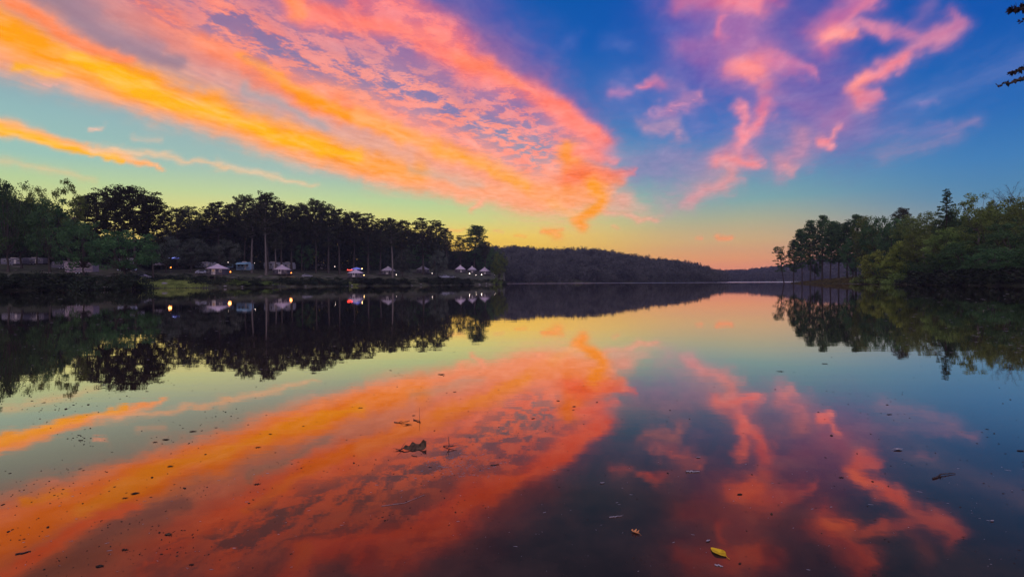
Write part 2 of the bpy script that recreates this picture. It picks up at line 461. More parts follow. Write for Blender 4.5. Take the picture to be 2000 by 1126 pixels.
spw = g.new('ShaderNodeSeparateXYZ'); g.link(pos, spw.inputs[0])
# a breath of wind roughens the far water
wn = g.new('ShaderNodeMapping'); wn.inputs['Scale'].default_value = (.004, .02, 1); g.link(pos, wn.inputs[0])
wind = g.math('MULTIPLY', g.maprange(spw.outputs[1], 400, 500, 0, 1, True), g.maprange(g.noise(wn.outputs[0], 1.0, 3, .5), .33, .5, 0, 1, True))
rough = g.math('ADD', .010, g.math('MULTIPLY', wind, .34))
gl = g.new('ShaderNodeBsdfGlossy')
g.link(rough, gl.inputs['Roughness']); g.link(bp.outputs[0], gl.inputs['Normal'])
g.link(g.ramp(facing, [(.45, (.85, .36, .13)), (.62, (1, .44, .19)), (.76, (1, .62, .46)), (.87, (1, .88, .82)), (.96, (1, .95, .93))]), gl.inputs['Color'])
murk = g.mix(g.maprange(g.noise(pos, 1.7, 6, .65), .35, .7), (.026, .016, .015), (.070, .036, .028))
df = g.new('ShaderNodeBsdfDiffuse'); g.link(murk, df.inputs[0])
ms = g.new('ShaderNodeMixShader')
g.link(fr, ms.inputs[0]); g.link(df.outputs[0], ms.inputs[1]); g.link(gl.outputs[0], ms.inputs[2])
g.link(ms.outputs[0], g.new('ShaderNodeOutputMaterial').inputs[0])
WR = 1750.0
wme = mesh_from("water", [(-WR, -WR, 0), (WR, -WR, 0), (WR, WR, 0), (-WR, WR, 0)], [(0, 1, 2, 3)], [wm])
link("water", wme, kind='structure')

# ------------------------------------------------------------------ land
# shoreline: (bearing in degrees, distance to the water's edge, how the land behind it rises)
def u2phi(u): return math.degrees(math.atan((u - 1000) / 1000.0))
_sh = []
for u, Y in ((-1500, 60), (-300, 100), (-60, 118), (140, 122), (262, 128), (285, 160), (400, 163), (480, 178), (560, 196), (640, 208),
             (720, 226), (800, 232), (845, 250), (960, 296), (984, 320)):
    _sh.append((u2phi(u), Y / math.cos(math.radians(u2phi(u))), 1.0))
_sh += [(u2phi(990), 5000, 0), (u2phi(1540), 5000, 0)]
for u, Y in ((1543, 262), (1600, 236), (1680, 196), (1730, 168), (1800, 146), (1880, 126), (1960, 112), (2080, 100), (2400, 70)):
    _sh.append((u2phi(u), Y / math.cos(math.radians(u2phi(u))), 1.0))
_sh += [(57.5, 90, 1), (59.0, 5.2, .6), (75, 3.4, .6), (100, 1.2, .6), (180, .9, .6)]
_sh = [(-180, .9, .6), (-110, 1.2, .6), (-85, 3.5, .6), (-78, 20, 1)] + _sh
_sp = np.array([s[0] for s in _sh]); _sr = np.array([s[1] for s in _sh])
OFF = np.array([-400, -6, 0, 1.2, 3, 12, 25, 65, 130, 300, 700, 4000.])
PL_ = np.array([-3, -1.2, 0, .55, .9, 2.2, 3.7, 7.5, 12, 20, 26, 26.])       # left bank
PR_ = np.array([-3, -1.2, 0, .45, .8, 1.8, 3.2, 7, 11, 16, 20, 20.])        # right bank
PP_ = np.array([-3, -1.2, 0, .35, .6, 1.3, 1.9, 1.6, -1.0, -2, -3, -3.])     # the low point
# far wooded ridges: photo column -> top row of the trees, and their distance
RG1 = np.array([(700, 470), (900, 476), (985, 485), (1010, 481), (1050, 488), (1100, 487), (1150, 487), (1200, 493), (1250, 502), (1300, 508),
                (1350, 515), (1380, 523), (1410, 532), (1440, 543), (1460, 552)], float)
RG2 = np.array([(1300, 530), (1400, 527), (1440, 526.5), (1480, 523), (1540, 516), (1600, 506), (1700, 500), (1850, 490), (2100, 480)], float)
def yh(u): return 551.0 - 0.00524 * (u - 1000)
T1, T2 = 12.0, 13.0
def land(x, y):
    x = np.asarray(x, float); y = np.asarray(y, float)
    phi = np.degrees(np.arctan2(x, y)); r = np.hypot(x, y)
    Rr = np.interp(phi, _sp, _sr)
    wob = (fbm(phi * 1.1 + 50, r * 0 + 3, 3, 5) - .5) * 6 * np.clip(Rr / 120, 0, 1)
    o = r - Rr - np.where(Rr > 1000, 0, wob)
    zl, zr, zp = (np.interp(o, OFF, P) for P in (PL_, PR_, PP_))
    k = np.clip((phi - u2phi(1590)) / (u2phi(1780) - u2phi(1590)), 0, 1)
    kk = np.clip((phi - u2phi(1541)) / (u2phi(1615) - u2phi(1541)), .12, 1)
    zr = zp * (1 - k) * np.where(zp > 0, kk, 1) + zr * k
    z = np.where(phi > 15, zr, zl)
    near = (phi > 58) | (phi < -80)
    z = np.where(near, np.minimum(z, 1.2 + .01 * r), z)
    u = 1000 + 1000 * np.tan(np.radians(np.clip(phi, -80, 80)))
    ok = y > 10
    # ridge one: shore 540 m, crest 760 m; ridge two: shore 950, crest 1400
    h1 = (yh(u) - np.interp(u, RG1[:, 0], RG1[:, 1])) / 1000 * 760 + CAM_H - T1
    s1 = np.clip((y - 545) / 215, 0, 1)
    h1 = np.where((u > 700) & (u < 1460), h1, -20)
    z1 = -2 + (h1 + 2) * np.sin(s1 * math.pi / 2) ** .8
    h2 = (yh(u) - np.interp(u, RG2[:, 0], RG2[:, 1])) / 1000 * 1400 + CAM_H - T2
    s2 = np.clip((y - 960) / 440, 0, 1)
    z2 = -2 + (np.where(u > 1250, h2, -20) + 2) * np.sin(s2 * math.pi / 2)
    z = np.where(ok & (y > 400), np.maximum(z, np.maximum(z1, z2)), z)
    bumps = (fbm(x * .13, y * .13, 3, 17) - .5) * .7
    return z + np.where(z > .3, bumps * np.clip((z - .3) / 1.5, 0, 1), 0)
def gz(x, y): return float(land(np.array([x]), np.array([y]))[0])

def leaf_noise_material(name, ca, cb, scale, rough=.9, spots=None):
    m, g = material(name)
    p = g.new('ShaderNodeNewGeometry').outputs['Position']
    f = g.maprange(g.noise(p, scale, 6, .65), .35, .68)
    c = g.mix(f, ca, cb)
    if spots: c = g.mix(g.maprange(g.noise(p, spots[0], 3, .5), spots[1], spots[1] + .06), c, spots[2])
    b = g.new('ShaderNodeBsdfPrincipled'); g.link(c, b.inputs['Base Color'])
    b.inputs['Roughness'].default_value = rough
    b.inputs['Specular IOR Level'].default_value = .15
    g.link(b.outputs[0], g.new('ShaderNodeOutputMaterial').inputs[0])
    return m
soil = leaf_noise_material("leaf litter and short grass", (.035, .030, .022), (.075, .085, .035), .22, spots=(.35, .60, (.16, .135, .11)))
ph = np.radians(np.concatenate([np.arange(-180, -84, 6.), np.arange(-84, -48, 1.5), np.arange(-48, 48.01, .22), np.arange(48.5, 66, .5), np.arange(68, 181, 5.6), [180.]]))
rr_ = np.concatenate([[.0, .6, .9, 1.3, 2, 3, 3.6, 4.4, 5.4, 6.5, 8, 10, 14, 20, 30, 45, 60, 70, 80], np.arange(88, 200, 3.), np.arange(200, 420, 5.), np.arange(430, 1000, 16.), np.arange(1020, 1860, 40.), []])
PH, RR = np.meshgrid(ph, rr_, indexing='ij')
gx, gy = (RR * np.sin(PH)).ravel(), (RR * np.cos(PH)).ravel()
gV = np.stack([gx, gy, land(gx, gy)], 1)
link("ground", mesh_from("ground", gV, grid_faces(len(ph), len(rr_))[:, ::-1], [soil], smooth=True), kind='structure')

# ------------------------------------------------------------------ foliage material and tree makers
def foliage(name, ca, cb, seedscale=.35):
    m, g = material(name)
    obj = g.new('ShaderNodeTexCoord').outputs['Object']
    oi = g.new('ShaderNodeObjectInfo').outputs['Random']
    f = g.maprange(g.noise(obj, seedscale, 6, .8), .36, .64)
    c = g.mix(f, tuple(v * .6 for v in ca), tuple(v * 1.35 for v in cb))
    hs = g.new('ShaderNodeHueSaturation'); g.link(c, hs.inputs['Color'])
    g.link(g.maprange(oi, 0, 1, .48, .52), hs.inputs['Hue']); g.link(g.maprange(oi, 0, 1, .7, 1.3), hs.inputs['Value'])
    d = g.new('ShaderNodeBsdfDiffuse'); g.link(hs.outputs[0], d.inputs[0])
    t = g.new('ShaderNodeBsdfTranslucent'); g.link(hs.outputs[0], t.inputs[0])
    s = g.new('ShaderNodeMixShader'); s.inputs[0].default_value = .3
    g.link(d.outputs[0], s.inputs[1]); g.link(t.outputs[0], s.inputs[2])
    g.link(s.outputs[0], g.new('ShaderNodeOutputMaterial').inputs[0])
    return m
def bark(name, ca, cb):
    m, g = material(name)
    obj = g.new('ShaderNodeTexCoord').outputs['Object']
    mpn = g.new('ShaderNodeMapping'); mpn.inputs['Scale'].default_value = (3, 3, .7); g.link(obj, mpn.inputs[0])
    b = g.new('ShaderNodeBsdfDiffuse'); g.link(g.mix(g.maprange(g.noise(mpn.outputs[0], 2.5, 6, .7), .35, .65), ca, cb), b.inputs[0])
    g.link(b.outputs[0], g.new('ShaderNodeOutputMaterial').inputs[0])
    return m
F_PINE = foliage("pine needles", (.030, .040, .020), (.060, .062, .032))
F_OAK = foliage("oak leaves", (.032, .080, .034), (.080, .145, .048))
F_GREY = foliage("willow leaves", (.050, .062, .045), (.095, .105, .075))
F_LIME = foliage("young lime-green leaves", (.12, .17, .025), (.28, .32, .06))  # yellow-green is the leaves' own colour
F_OLIVE = foliage("hickory leaves", (.075, .120, .030), (.17, .22, .052))
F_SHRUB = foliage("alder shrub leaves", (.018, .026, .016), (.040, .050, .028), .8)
F_FAR = foliage("far forest canopy", (.030, .032, .032), (.085, .082, .070), .06)
B_DARK = bark("furrowed bark", (.040, .032, .026), (.085, .068, .055))
B_PALE = bark("pale flaky bark", (.09, .075, .065), (.20, .165, .14))

def tube(path, rad, n=6):
    """tapered tube: path (k,3), rad (k,)"""
    path = np.asarray(path, float); k = len(path)
    tan = np.gradient(path, axis=0); tan /= np.linalg.norm(tan, axis=1)[:, None] + 1e-9
    ref = np.where(np.abs(tan[:, 2:3]) > .9, np.array([[1., 0, 0]]), np.array([[0, 0, 1.]]))
    e1 = np.cross(tan, ref); e1 /= np.linalg.norm(e1, axis=1)[:, None] + 1e-9
    e2 = np.cross(tan, e1)
    a = np.linspace(0, 2 * math.pi, n, endpoint=False)
    V = (path[:, None, :] + np.asarray(rad)[:, None, None] * (np.cos(a)[None, :, None] * e1[:, None, :] + np.sin(a)[None, :, None] * e2[:, None, :])).reshape(-1, 3)
    F = []
    for i in range(k - 1):
        for j in range(n):
            F.append((i * n + j, i * n + (j + 1) % n, (i + 1) * n + (j + 1) % n, (i + 1) * n + j))
    return V, np.array(F)

class Acc:
    def __init__(s): s.V, s.F, s.n = [], [], 0
    def add(s, V, F):
        s.V.append(np.asarray(V, float)); s.F.append(np.asarray(F) + s.n); s.n += len(V)
    def mesh(s, name, mats, smooth=False):
        return mesh_from(name, np.concatenate(s.V), np.concatenate(s.F), mats, smooth)

def leaves(P, size, rg, flat=0.0):
    """a kite-shaped leaf cluster at each point"""
    n = len(P)
    a = rg.normal(size=(n, 3)); a[:, 2] *= (1 - flat * .7); a /= np.linalg.norm(a, axis=1)[:, None]
    b = rg.normal(size=(n, 3)); b[:, 2] *= (1 - flat * .7); b -= (a * b).sum(1)[:, None] * a; b /= np.linalg.norm(b, axis=1)[:, None] + 1e-9
    s = size * rg.uniform(.6, 1.35, n)[:, None]
    V = np.stack([P - a * s * .5, P + b * s * .34 + a * s * .06, P + a * s * .55, P - b * s * .34], 1).reshape(-1, 3)
    F = np.arange(n * 4).reshape(-1, 4)
    return V, F

def ball(n, rg):
    d = rg.normal(size=(n, 3)); d /= np.linalg.norm(d, axis=1)[:, None]
    return d * (rg.uniform(0, 1, n) ** .42)[:, None]

def make_pine(H, W, seed, start=.5, flat=False, sparse=1.0, lean=0.0, leaf=.42):
    rg = np.random.default_rng(seed)
    T, Cn = Acc(), Acc()
    zs = np.linspace(0, H * .93, 9)
    wob = np.cumsum(rg.normal(0, .16, (9, 2)), 0) * (zs / H)[:, None]
    path = np.column_stack([wob[:, 0] + lean * zs ** 1.2 / 10, wob[:, 1], zs])
    T.add(*tube(path, np.linspace(H * .0145, H * .003, 9) + np.array([.1] + [0] * 8), 7))
    def tr(z): return np.array([np.interp(z, zs, path[:, i]) for i in range(3)])
    for z in rg.uniform(.22, start, 5) * H:                      # dead snags below the crown
        a = rg.uniform(0, 6.28); L = rg.uniform(.6, 1.8)
        p0 = tr(z); T.add(*tube([p0, p0 + [math.cos(a) * L, math.sin(a) * L, .2 * L]], [.05, .015], 4))
    nb = int(46 * sparse)
    for i in range(nb):
        t = start + (1 - start) * (i + .5) / nb
        q = (t - start) / (1 - start)
        env = (math.sin(min(1, q * 1.6 + .25) * math.pi / 2) * math.sqrt(max(0.02, 1 - q ** (3.2 if flat else 1.8)))) 
        L = W * .5 * env * rg.uniform(.62, 1.12)
        a = i * 2.4 + rg.uniform(-.5, .5)
        up = rg.uniform(.05, .35) + q * .5
        p0 = tr(H * t * .93 - L * up * .4)
        k = 5
        s = np.linspace(0, 1, k)
        pp = p0 + np.column_stack([np.cos(a) * L * s, np.sin(a) * L * s, L * up * s ** 1.3 + rg.normal(0, .05, k)])
        T.add(*tube(pp, np.linspace(.10, .025, k) * (H / 25), 4))
        for j in range(max(2, int(L / .85))):
            sj = rg.uniform(.4, 1.04)
            c = p0 + np.array([math.cos(a) * L * sj, math.sin(a) * L * sj, L * up * sj ** 1.3]) + rg.normal(0, .32, 3) * [1.1, 1.1, .5]
            rad = rg.uniform(.65, 1.25) * (W / 9) ** .4
            Cn.add(*leaves(c + ball(30, rg) * [rad, rad, rad * .42], leaf, rg, .35))
    cc = tr(H * (start + .93) / 2); hz = H * (.97 - start) / 2
    for j in range(int(30 * sparse)):                             # the rounded dome of the head
        d = rg.normal(size=3); d /= np.linalg.norm(d); d[2] = abs(d[2]) if j % 3 else d[2]
        q = rg.uniform(.6, 1)
        c = cc + d * [W * .40 * q, W * .40 * q, hz * q]
        Cn.add(*leaves(c + ball(34, rg) * [.95, .95, .5], leaf, rg, .3))
    return T, Cn

def make_broad(H, W, seed, start=.28, dens=1.0, leaf=.42, drop=.0):
    rg = np.random.default_rng(seed)
    T, Cn = Acc(), Acc()
    fork = H * max(.2, start + .08)
    zs = np.linspace(0, fork, 5)
    path = np.column_stack([np.cumsum(rg.normal(0, .1, 5)), np.cumsum(rg.normal(0, .1, 5)), zs])
    T.add(*tube(path, np.linspace(H * .02, H * .013, 5) + np.array([.12, 0, 0, 0, 0]), 7))
    cz = H * (1 + start) / 2; rz = H * (1 - start) / 2
    nc = int(78 * dens)
    f = path[-1]
    for i in range(nc):
        d = rg.normal(size=3); d /= np.linalg.norm(d)
        lump = .78 + .42 * vnoise(np.array([d[0] * 2.2 + 9 + seed]), np.array([d[1] * 2.2 + d[2] * 1.7 + 5]), seed)[0]
        q = rg.uniform(.45, 1.0) ** .55 * lump
        c = np.array([d[0] * W * .5 * q, d[1] * W * .5 * q, cz + d[2] * rz * q * (.94)])
        if d[2] < 0: c[:2] *= (1 - .25 * abs(d[2]))
        if i % 3 == 0:
            m1 = f + (c - f) * .5 + np.array([0, 0, -.08 * H])
            m1[2] = max(m1[2], f[2] * .8)
            s = np.linspace(0, 1, 6)[:, None]
            pp = f * (1 - s) ** 2 + 2 * m1 * s * (1 - s) + c * s ** 2
            T.add(*tube(pp, np.linspace(.13, .02, 6) * (H / 18), 4))
        rad = rg.uniform(.7, 1.35) * (W / 10) ** .6
        Cn.add(*leaves(c + ball(62, rg) * [rad, rad, rad * .72], leaf, rg))
    return T, Cn

def make_cone(H, W, seed, leaf=.34):
    rg = np.random.default_rng(seed)
    T, Cn = Acc(), Acc()
    T.add(*tube([(0, 0, 0), (.1, 0, H * .5), (0, 0, H)], [H * .014, H * .009, .02], 7))
    nb = 64
    for i in range(nb):
        t = .3 + .69 * i / nb
        L = W * .5 * (1 - (t - .3) / .72) ** .75 * rg.uniform(.6, 1.1) + .25
        a = i * 2.4 + rg.uniform(-.3, .3)
        p0 = np.array([0, 0, H * t])
        tip = p0 + np.array([math.cos(a) * L, math.sin(a) * L, L * rg.uniform(.05, .35)])
        T.add(*tube([p0, (p0 + tip) / 2 + [0, 0, .02], tip], [.06, .04, .015], 4))
        for j in range(max(1, int(L / .55))):
            sj = rg.uniform(.3, 1.0)
            Cn.add(*leaves(p0 + (tip - p0) * sj + ball(24, rg) * [.62, .62, .3], leaf, rg, .3))
    return T, Cn

def make_bare(H, W, seed):
    """an old tree whose topmost limbs are bare"""
    rg = np.random.default_rng(seed)
    T, Cn = make_broad(H * .86, W, seed, .3, .9)
    for i in range(20):
        a = rg.uniform(0, 6.28); L = W * rg.uniform(.05, .30)
        p0 = np.array([rg.normal(0, 1.6), rg.normal(0, 1.6), H * rg.uniform(.66, .76)])
        pts = [p0]
        for k in range(5):
            pts.append(pts[-1] + np.array([math.cos(a) * L / 5, math.sin(a) * L / 5, H * .042]) + rg.normal(0, .22, 3))
        T.add(*tube(pts, np.linspace(.05, .010, 6), 4))
        for k in (2, 3, 4):
            for s in (-1, 1):
                b = a + s * rg.uniform(.5, 1.1)
                T.add(*tube([pts[k], pts[k] + np.array([math.cos(b) * .9, math.sin(b) * .9, .7])], [.03, .008], 3))
    return T, Cn

def make_shrub(H, W, seed, leaf=.26):
    rg = np.random.default_rng(seed)
    T, Cn = Acc(), Acc()
    for i in range(7):
        a = rg.uniform(0, 6.28); T.add(*tube([(0, 0, -.3), (math.cos(a) * W * .12, math.sin(a) * W * .12, H * .3), (math.cos(a) * W * .3, math.sin(a) * W * .3, H * .7)], [.06, .05, .015], 4))
    for i in range(34):
        a = rg.uniform(0, 6.28); q = math.sqrt(rg.uniform(0, 1)); z = H * (1 - q ** 2.2) * rg.uniform(.25, 1)
        c = np.array([math.cos(a) * W * .46 * q, math.sin(a) * W * .46 * q, max(.25, z * .9)])
        rad = rg.uniform(.3, .6) * W / 4
        Cn.add(*leaves(c + ball(52, rg) * [rad, rad, min(rad * .8, H * .3)], leaf, rg))
    return T, Cn

PROTO = {}
def proto(kind, v):
    key = (kind, v)
    if key in PROTO: return PROTO[key]
    sd = 100 + v * 13
    H0, W0, fo, ba = 24, 9, F_PINE, B_DARK
    if kind == 'pine': T, Cn = make_pine(24, 9, sd, (.40, .33, .46)[v % 3])
    elif kind == 'flatpine': H0, W0 = 24, 14; T, Cn = make_pine(24, 14, sd, .44, True, 1.35)
    elif kind == 'palepine': T, Cn = make_pine(24, 9, sd, .55); ba = B_PALE
    elif kind == 'pointpine': H0, W0 = 18, 7; T, Cn = make_pine(18, 7, sd, .3, False, 1.6, leaf=.36); fo = F_OAK
    elif kind == 'leaning': H0, W0 = 16, 6; T, Cn = make_pine(16, 6, sd, .42, False, .5, -.9, .34); fo = F_OAK
    elif kind == 'oak': H0, W0, fo = 18, 14, F_OAK; T, Cn = make_broad(18, 14, sd, .1, 1.35)
    elif kind == 'grey': H0, W0, fo = 14, 11, F_GREY; T, Cn = make_broad(14, 11, sd, .1, 1.0, .36)
    elif kind == 'olive': H0, W0, fo = 18, 13, F_OLIVE; T, Cn = make_broad(18, 13, sd, .18, 1.2, .38)
    elif kind == 'lime': H0, W0, fo = 10, 8, F_LIME; T, Cn = make_broad(10, 8, sd, .06, .9, .34)
    elif kind == 'open': H0, W0, fo = 18, 10, F_OLIVE; T, Cn = make_broad(18, 10, sd, .4, .55, .38); ba = B_PALE
    elif kind == 'cone': H0, W0, fo = 22, 8, F_OAK; T, Cn = make_cone(22, 8, sd)
    elif kind == 'bare': H0, W0, fo = 22, 13, F_OLIVE; T, Cn = make_bare(22, 13, sd)
    elif kind == 'shrub': H0, W0, fo = 2.2, 4.5, F_SHRUB; T, Cn = make_shrub(2.2, 4.5, sd)
    elif kind == 'olshrub': H0, W0, fo = 2.2, 4.5, F_OLIVE; T, Cn = make_shrub(2.2, 4.5, sd)
    PROTO[key] = (T.mesh(kind + " trunk", [ba], True), Cn.mesh(kind + " crown", [fo]), H0, W0, (T, Cn))
    return PROTO[key]

NAMES = dict(pine='pine_tree', flatpine='pine_tree', palepine='pine_tree', pointpine='pine_tree', leaning='leaning_tree', oak='oak_tree', grey='willow_tree',
             olive='broadleaf_tree', lime='young_tree', open='broadleaf_tree', cone='conifer_tree', bare='broadleaf_tree', shrub='shore_shrub', olshrub='shore_shrub')
def plant(kind, v, u, topy, Y, wid, label, group, base=None):
    tm, cmh, H0, W0, _ = proto(kind, v)
    p = at(u, topy, Y)
    z0 = gz(p.x, p.y) - .15
    H = max(p.z - z0, 1.0)
    cat = 'shrub' if 'shrub' in kind else 'tree'
    if cat == 'tree': H *= 1.0 if kind in ('cone', 'bare') else 1.06 if u > 1000 else 1.10
    if 'pine' in kind and u < 1000: wid = wid * (1.25 if kind == 'flatpine' else 1.6)
    o = link(NAMES[kind], None, loc=(p.x, p.y, z0), label=label, category=cat, group=group)
    o.scale = (wid / W0, wid / W0, H / H0)
    o.rotation_euler = (0, 0, 0 if kind == 'leaning' else random.uniform(0, 6.28))
    link('trunk' if cat == 'tree' else 'stems', tm, o)
    link('crown' if cat == 'tree' else 'foliage', cmh, o)
    return o

GL = 'trees of the campground wood'
LEFT = [
 # kind, variant, column, top row, distance, width, label
 ('oak', 0, -45, 325, 150, 15, 'dark green oak cut by the left edge of the view'),
 ('oak', 1, 12, 350, 146, 12, 'tall green oak at the far left whose tip tops all the others'),
 ('oak', 2, 40, 385, 158, 12, 'broad oak just behind the leftmost shrubs, second from the left edge'),
 ('olive', 0, 70, 372, 168, 9, 'slim broadleaf with a bumpy top between the left oaks and the pointed crown'),
 ('oak', 0, 95, 392, 150, 12, 'rounded dark oak in front of the pointed crown, third oak from the left'),
 ('open', 0, 133, 362, 156, 9.5, 'airy pointed crown with sky showing through, left of the flat-topped pines'),
 ('pine', 0, 162, 385, 175, 8, 'pine between the airy pointed crown and the flat-topped pines'),
 ('pine', 1, 192, 382, 170, 8.5, 'tufted pine above the pale motorhome'),
 ('flatpine', 0, 222, 377, 170, 11, 'flat-topped pine, the left one of the layered pair over the dark shore oak'),
 ('flatpine', 1, 262, 371, 166, 14, 'widest flat-topped pine with layered open branches over the dark shore oak'),
 ('flatpine', 0, 297, 392, 172, 10, 'flat pine sloping down beside the sky gap right of the layered pair'),
 ('oak', 1, 160, 432, 138, 12, 'low dark oak in front of the pale motorhome'),
 ('oak', 2, 245, 448, 134, 15, 'dark spreading oak leaning over the water left of the grass bank'),
 ('grey', 0, 322, 452, 196, 12, 'grey-green tree filling the dip above the blue awning'),
 ('pine', 2, 345, 412, 215, 8, 'slim pine just right of the sky gap'),
 ('pine', 0, 372, 406, 222, 9, 'rounded pine above the second camper from the sky gap'),
 ('grey', 1, 372, 466, 205, 14, 'broad grey-green tree behind the white campers'),
 ('pine', 1, 400, 412, 232, 9, 'lower pine between two taller ones above the largest yurt'),
 ('pine', 2, 427, 398, 228, 9.5, 'round-headed pine right above the largest yurt'),
 ('grey', 0, 440, 470, 215, 12, 'grey-green tree directly behind the largest yurt'),
 ('pine', 0, 448, 402, 240, 9, 'pine tucked between the round-headed one and the twin high pines'),
 ('flatpine', 1, 476, 386, 236, 12, 'high pine with a split tuft, left one of the twin highest pines'),
 ('palepine', 0, 490, 412, 226, 8, 'pine with a pale crooked bare trunk between two yurts'),
 ('palepine', 1, 518, 398, 222, 8, 'pine with the palest straight trunk, tallest bare stem between two yurts'),
 ('flatpine', 0, 522, 383, 240, 13, 'highest pine of the wood, above the pale straight trunk'),
 ('pine', 2, 548, 400, 244, 8, 'pine sloping off right of the highest one'),
 ('palepine', 1, 538, 452, 230, 6, 'thin short pine with a greyish stem right of the palest trunk'),
 ('pine', 1, 568, 406, 250, 9, 'even-topped pine above the second yurt'),
 ('flatpine', 1, 588, 402, 256, 11, 'wide flat pine right of the second yurt'),
 ('flatpine', 0, 616, 396, 252, 12, 'tufted pine rising over the smallest half-hidden yurt'),
 ('pine', 0, 640, 404, 258, 9.5, 'dense round pine just right of the half-hidden yurt'),
 ('oak', 1, 596, 478, 262, 12, 'dark oak standing between the second and third yurts'),
 ('pine', 2, 662, 412, 262, 9.5, 'pine left of the red string lights'),
 ('oak', 0, 652, 488, 305, 11, 'low oak over the string of small lights'),
 ('flatpine', 1, 690, 418, 270, 13, 'spreading pine above the yurt with the blue canopy behind'),
 ('pine', 1, 718, 420, 272, 10, 'rounded pine between the blue canopy and the lone bare trunk'),
 ('pine', 0, 742, 431, 276, 9, 'lower pine just left of the lone bare trunk'),
 ('palepine', 0, 766, 430, 256, 8, 'pine with a lone pale trunk standing in front of a yurt roof'),
 ('pine', 2, 784, 434, 280, 9.5, 'dome-shaped pine right of the lone pale trunk'),
 ('grey', 1, 786, 486, 262, 13, 'grey-green rounded tree with a pale rim between two yurts'),
 ('oak', 2, 722, 480, 285, 13, 'oak filling the space behind the yurt with the blue canopy'),
 ('pine', 1, 826, 429, 288, 11, 'large upright pine with open top left of the bright gap'),
 ('pine', 0, 848, 434, 292, 10, 'right shoulder of the large upright pine pair'),
 ('pine', 2, 872, 448, 362, 8, 'slim pine at the left rim of the bright yellow gap'),
 ('grey', 0, 856, 490, 278, 12, 'dark dome-shaped tree hanging over the parked pickup'),
 ('oak', 1, 815, 478, 300, 14, 'oak hidden behind the half-covered yurt'),
 ('pine', 1, 900, 462, 366, 8, 'short round pine at the right rim of the bright yellow gap'),
 ('pointpine', 0, 926, 443, 374, 12, 'layered lollipop-shaped pine that stands above the last yurts'),
 ('oak', 2, 905, 494, 378, 16, 'wide dark oak behind the yurt left of the layered pine'),
 ('pine', 2, 948, 474, 372, 7.5, 'small pine right of the layered pine'),
 ('oak', 0, 944, 497, 378, 13, 'dark oak behind the last yurt of the row'),
 ('oak', 1, 966, 484, 340, 10, 'small-headed oak at the tip of the camp shore, next to the far hill'),
 ('olive', 1, 975, 494, 306, 10, 'greenish round tree at the water on the tip of the camp shore'),
]
for k, v, u, ty, Y, wd, lb in LEFT: plant(k, v, u, ty, Y, wd, lb, GL)

GR = 'trees of the wood on the far side'
RIGHT = [
 ('leaning', 0, 1533, 481, 262, 9, 'thin leaning tree at the tip of the point with open sky around it'),
 ('pointpine', 1, 1550, 468, 256, 7.5, 'slender tree right behind the leaning one on the point'),
 ('pointpine', 0, 1567, 447, 250, 8, 'slender tree on the point, second step of the rising skyline'),
 ('pointpine', 2, 1583, 430, 248, 9, 'dark tree on the left shoulder of the point grove'),
 ('pointpine', 1, 1606, 421, 246, 10.5, 'tallest rounded tree of the point grove'),
 ('pointpine', 0, 1622, 432, 238, 9, 'tree with a bare lower trunk just right of the tallest in the grove'),
 ('pointpine', 2, 1638, 436, 236, 9.5, 'flat-shouldered tree over the blue gap between the trunks'),
 ('pointpine', 1, 1655, 434, 226, 9.5, 'dark tree on the right side of the blue gap between the trunks'),
 ('pointpine', 0, 1672, 419, 222, 10, 'tall tree where the point grove meets the wood'),
 ('oak', 0, 1592, 470, 256, 8, 'small oak standing low among the trunks of the grove'),
 ('oak', 1, 1664, 462, 214, 9, 'dark oak low in the grove beside the yellow-green thicket'),
 ('olive', 0, 1692, 424, 208, 11, 'olive-leaved tree with a rounded top right of the grove'),
 ('oak', 2, 1716, 418, 204, 12, 'broad dark oak whose flat top continues the grove skyline'),
 ('flatpine', 0, 1762, 407, 200, 8.5, 'small dark pine with a tufted flat head above the broad skyline'),
 ('oak', 0, 1748, 426, 190, 12, 'dark oak just below the tufted pine'),
 ('olive', 1, 1786, 418, 176, 12, 'olive-green tree right of the tufted pine'),
 ('olive', 0, 1815, 415, 166, 11, 'olive-green tree at the foot of the conifer'),
 ('cone', 0, 1849, 368, 160, 8.5, 'pointed conifer rising highest above the wood'),
 ('oak', 1, 1872, 404, 160, 9, 'dark oak in the notch between the conifer and the broad crown'),
 ('open', 1, 1908, 376, 152, 10, 'open broad crown with sky holes between the conifer and bare limbs'),
 ('bare', 0, 1968, 360, 148, 14, 'old tree with bare twigs sticking out of its top'),
 ('olive', 1, 2012, 384, 134, 12, 'olive tree cut by the right edge of the view'),
 ('olive', 0, 1930, 408, 140, 13, 'bulky olive tree under the open broad crown'),
 ('oak', 2, 1985, 430, 128, 14, 'dark oak overhanging the water near the right edge'),
 ('open', 0, 1806, 462, 152, 9, 'open tree with a pale slanting trunk above the dark bank'),
 ('lime', 0, 1712, 490, 178, 11, 'bright yellow-green young tree leaning from the thicket by the grove'),
 ('lime', 1, 1764, 470, 166, 9, 'upright yellow-green young tree, tallest of the bright ones'),
 ('lime', 0, 1745, 500, 168, 9, 'low spreading yellow-green tree between the two other bright ones'),
 ('olive', 1, 1800, 452, 158, 11, 'olive tree with a light top standing over the bright young trees'),
 ('olive', 0, 1845, 448, 146, 12, 'dull olive tree beneath the conifer'),
 ('oak', 1, 1890, 470, 136, 13, 'dark oak near the bank beneath the open broad crown'),
 ('oak', 0, 1835, 495, 142, 10, 'low dark oak on the bank beside the pale slanting trunk'),
 ('oak', 2, 1945, 480, 122, 12, 'low dark oak on the bank next to the one at the right edge'),
 ('oak', 1, 2040, 470, 108, 12, 'dark oak just outside the right edge reaching into view'),
]
for k, v, u, ty, Y, wd, lb in RIGHT: plant(k, v, u, ty, Y, wd, lb, GR)

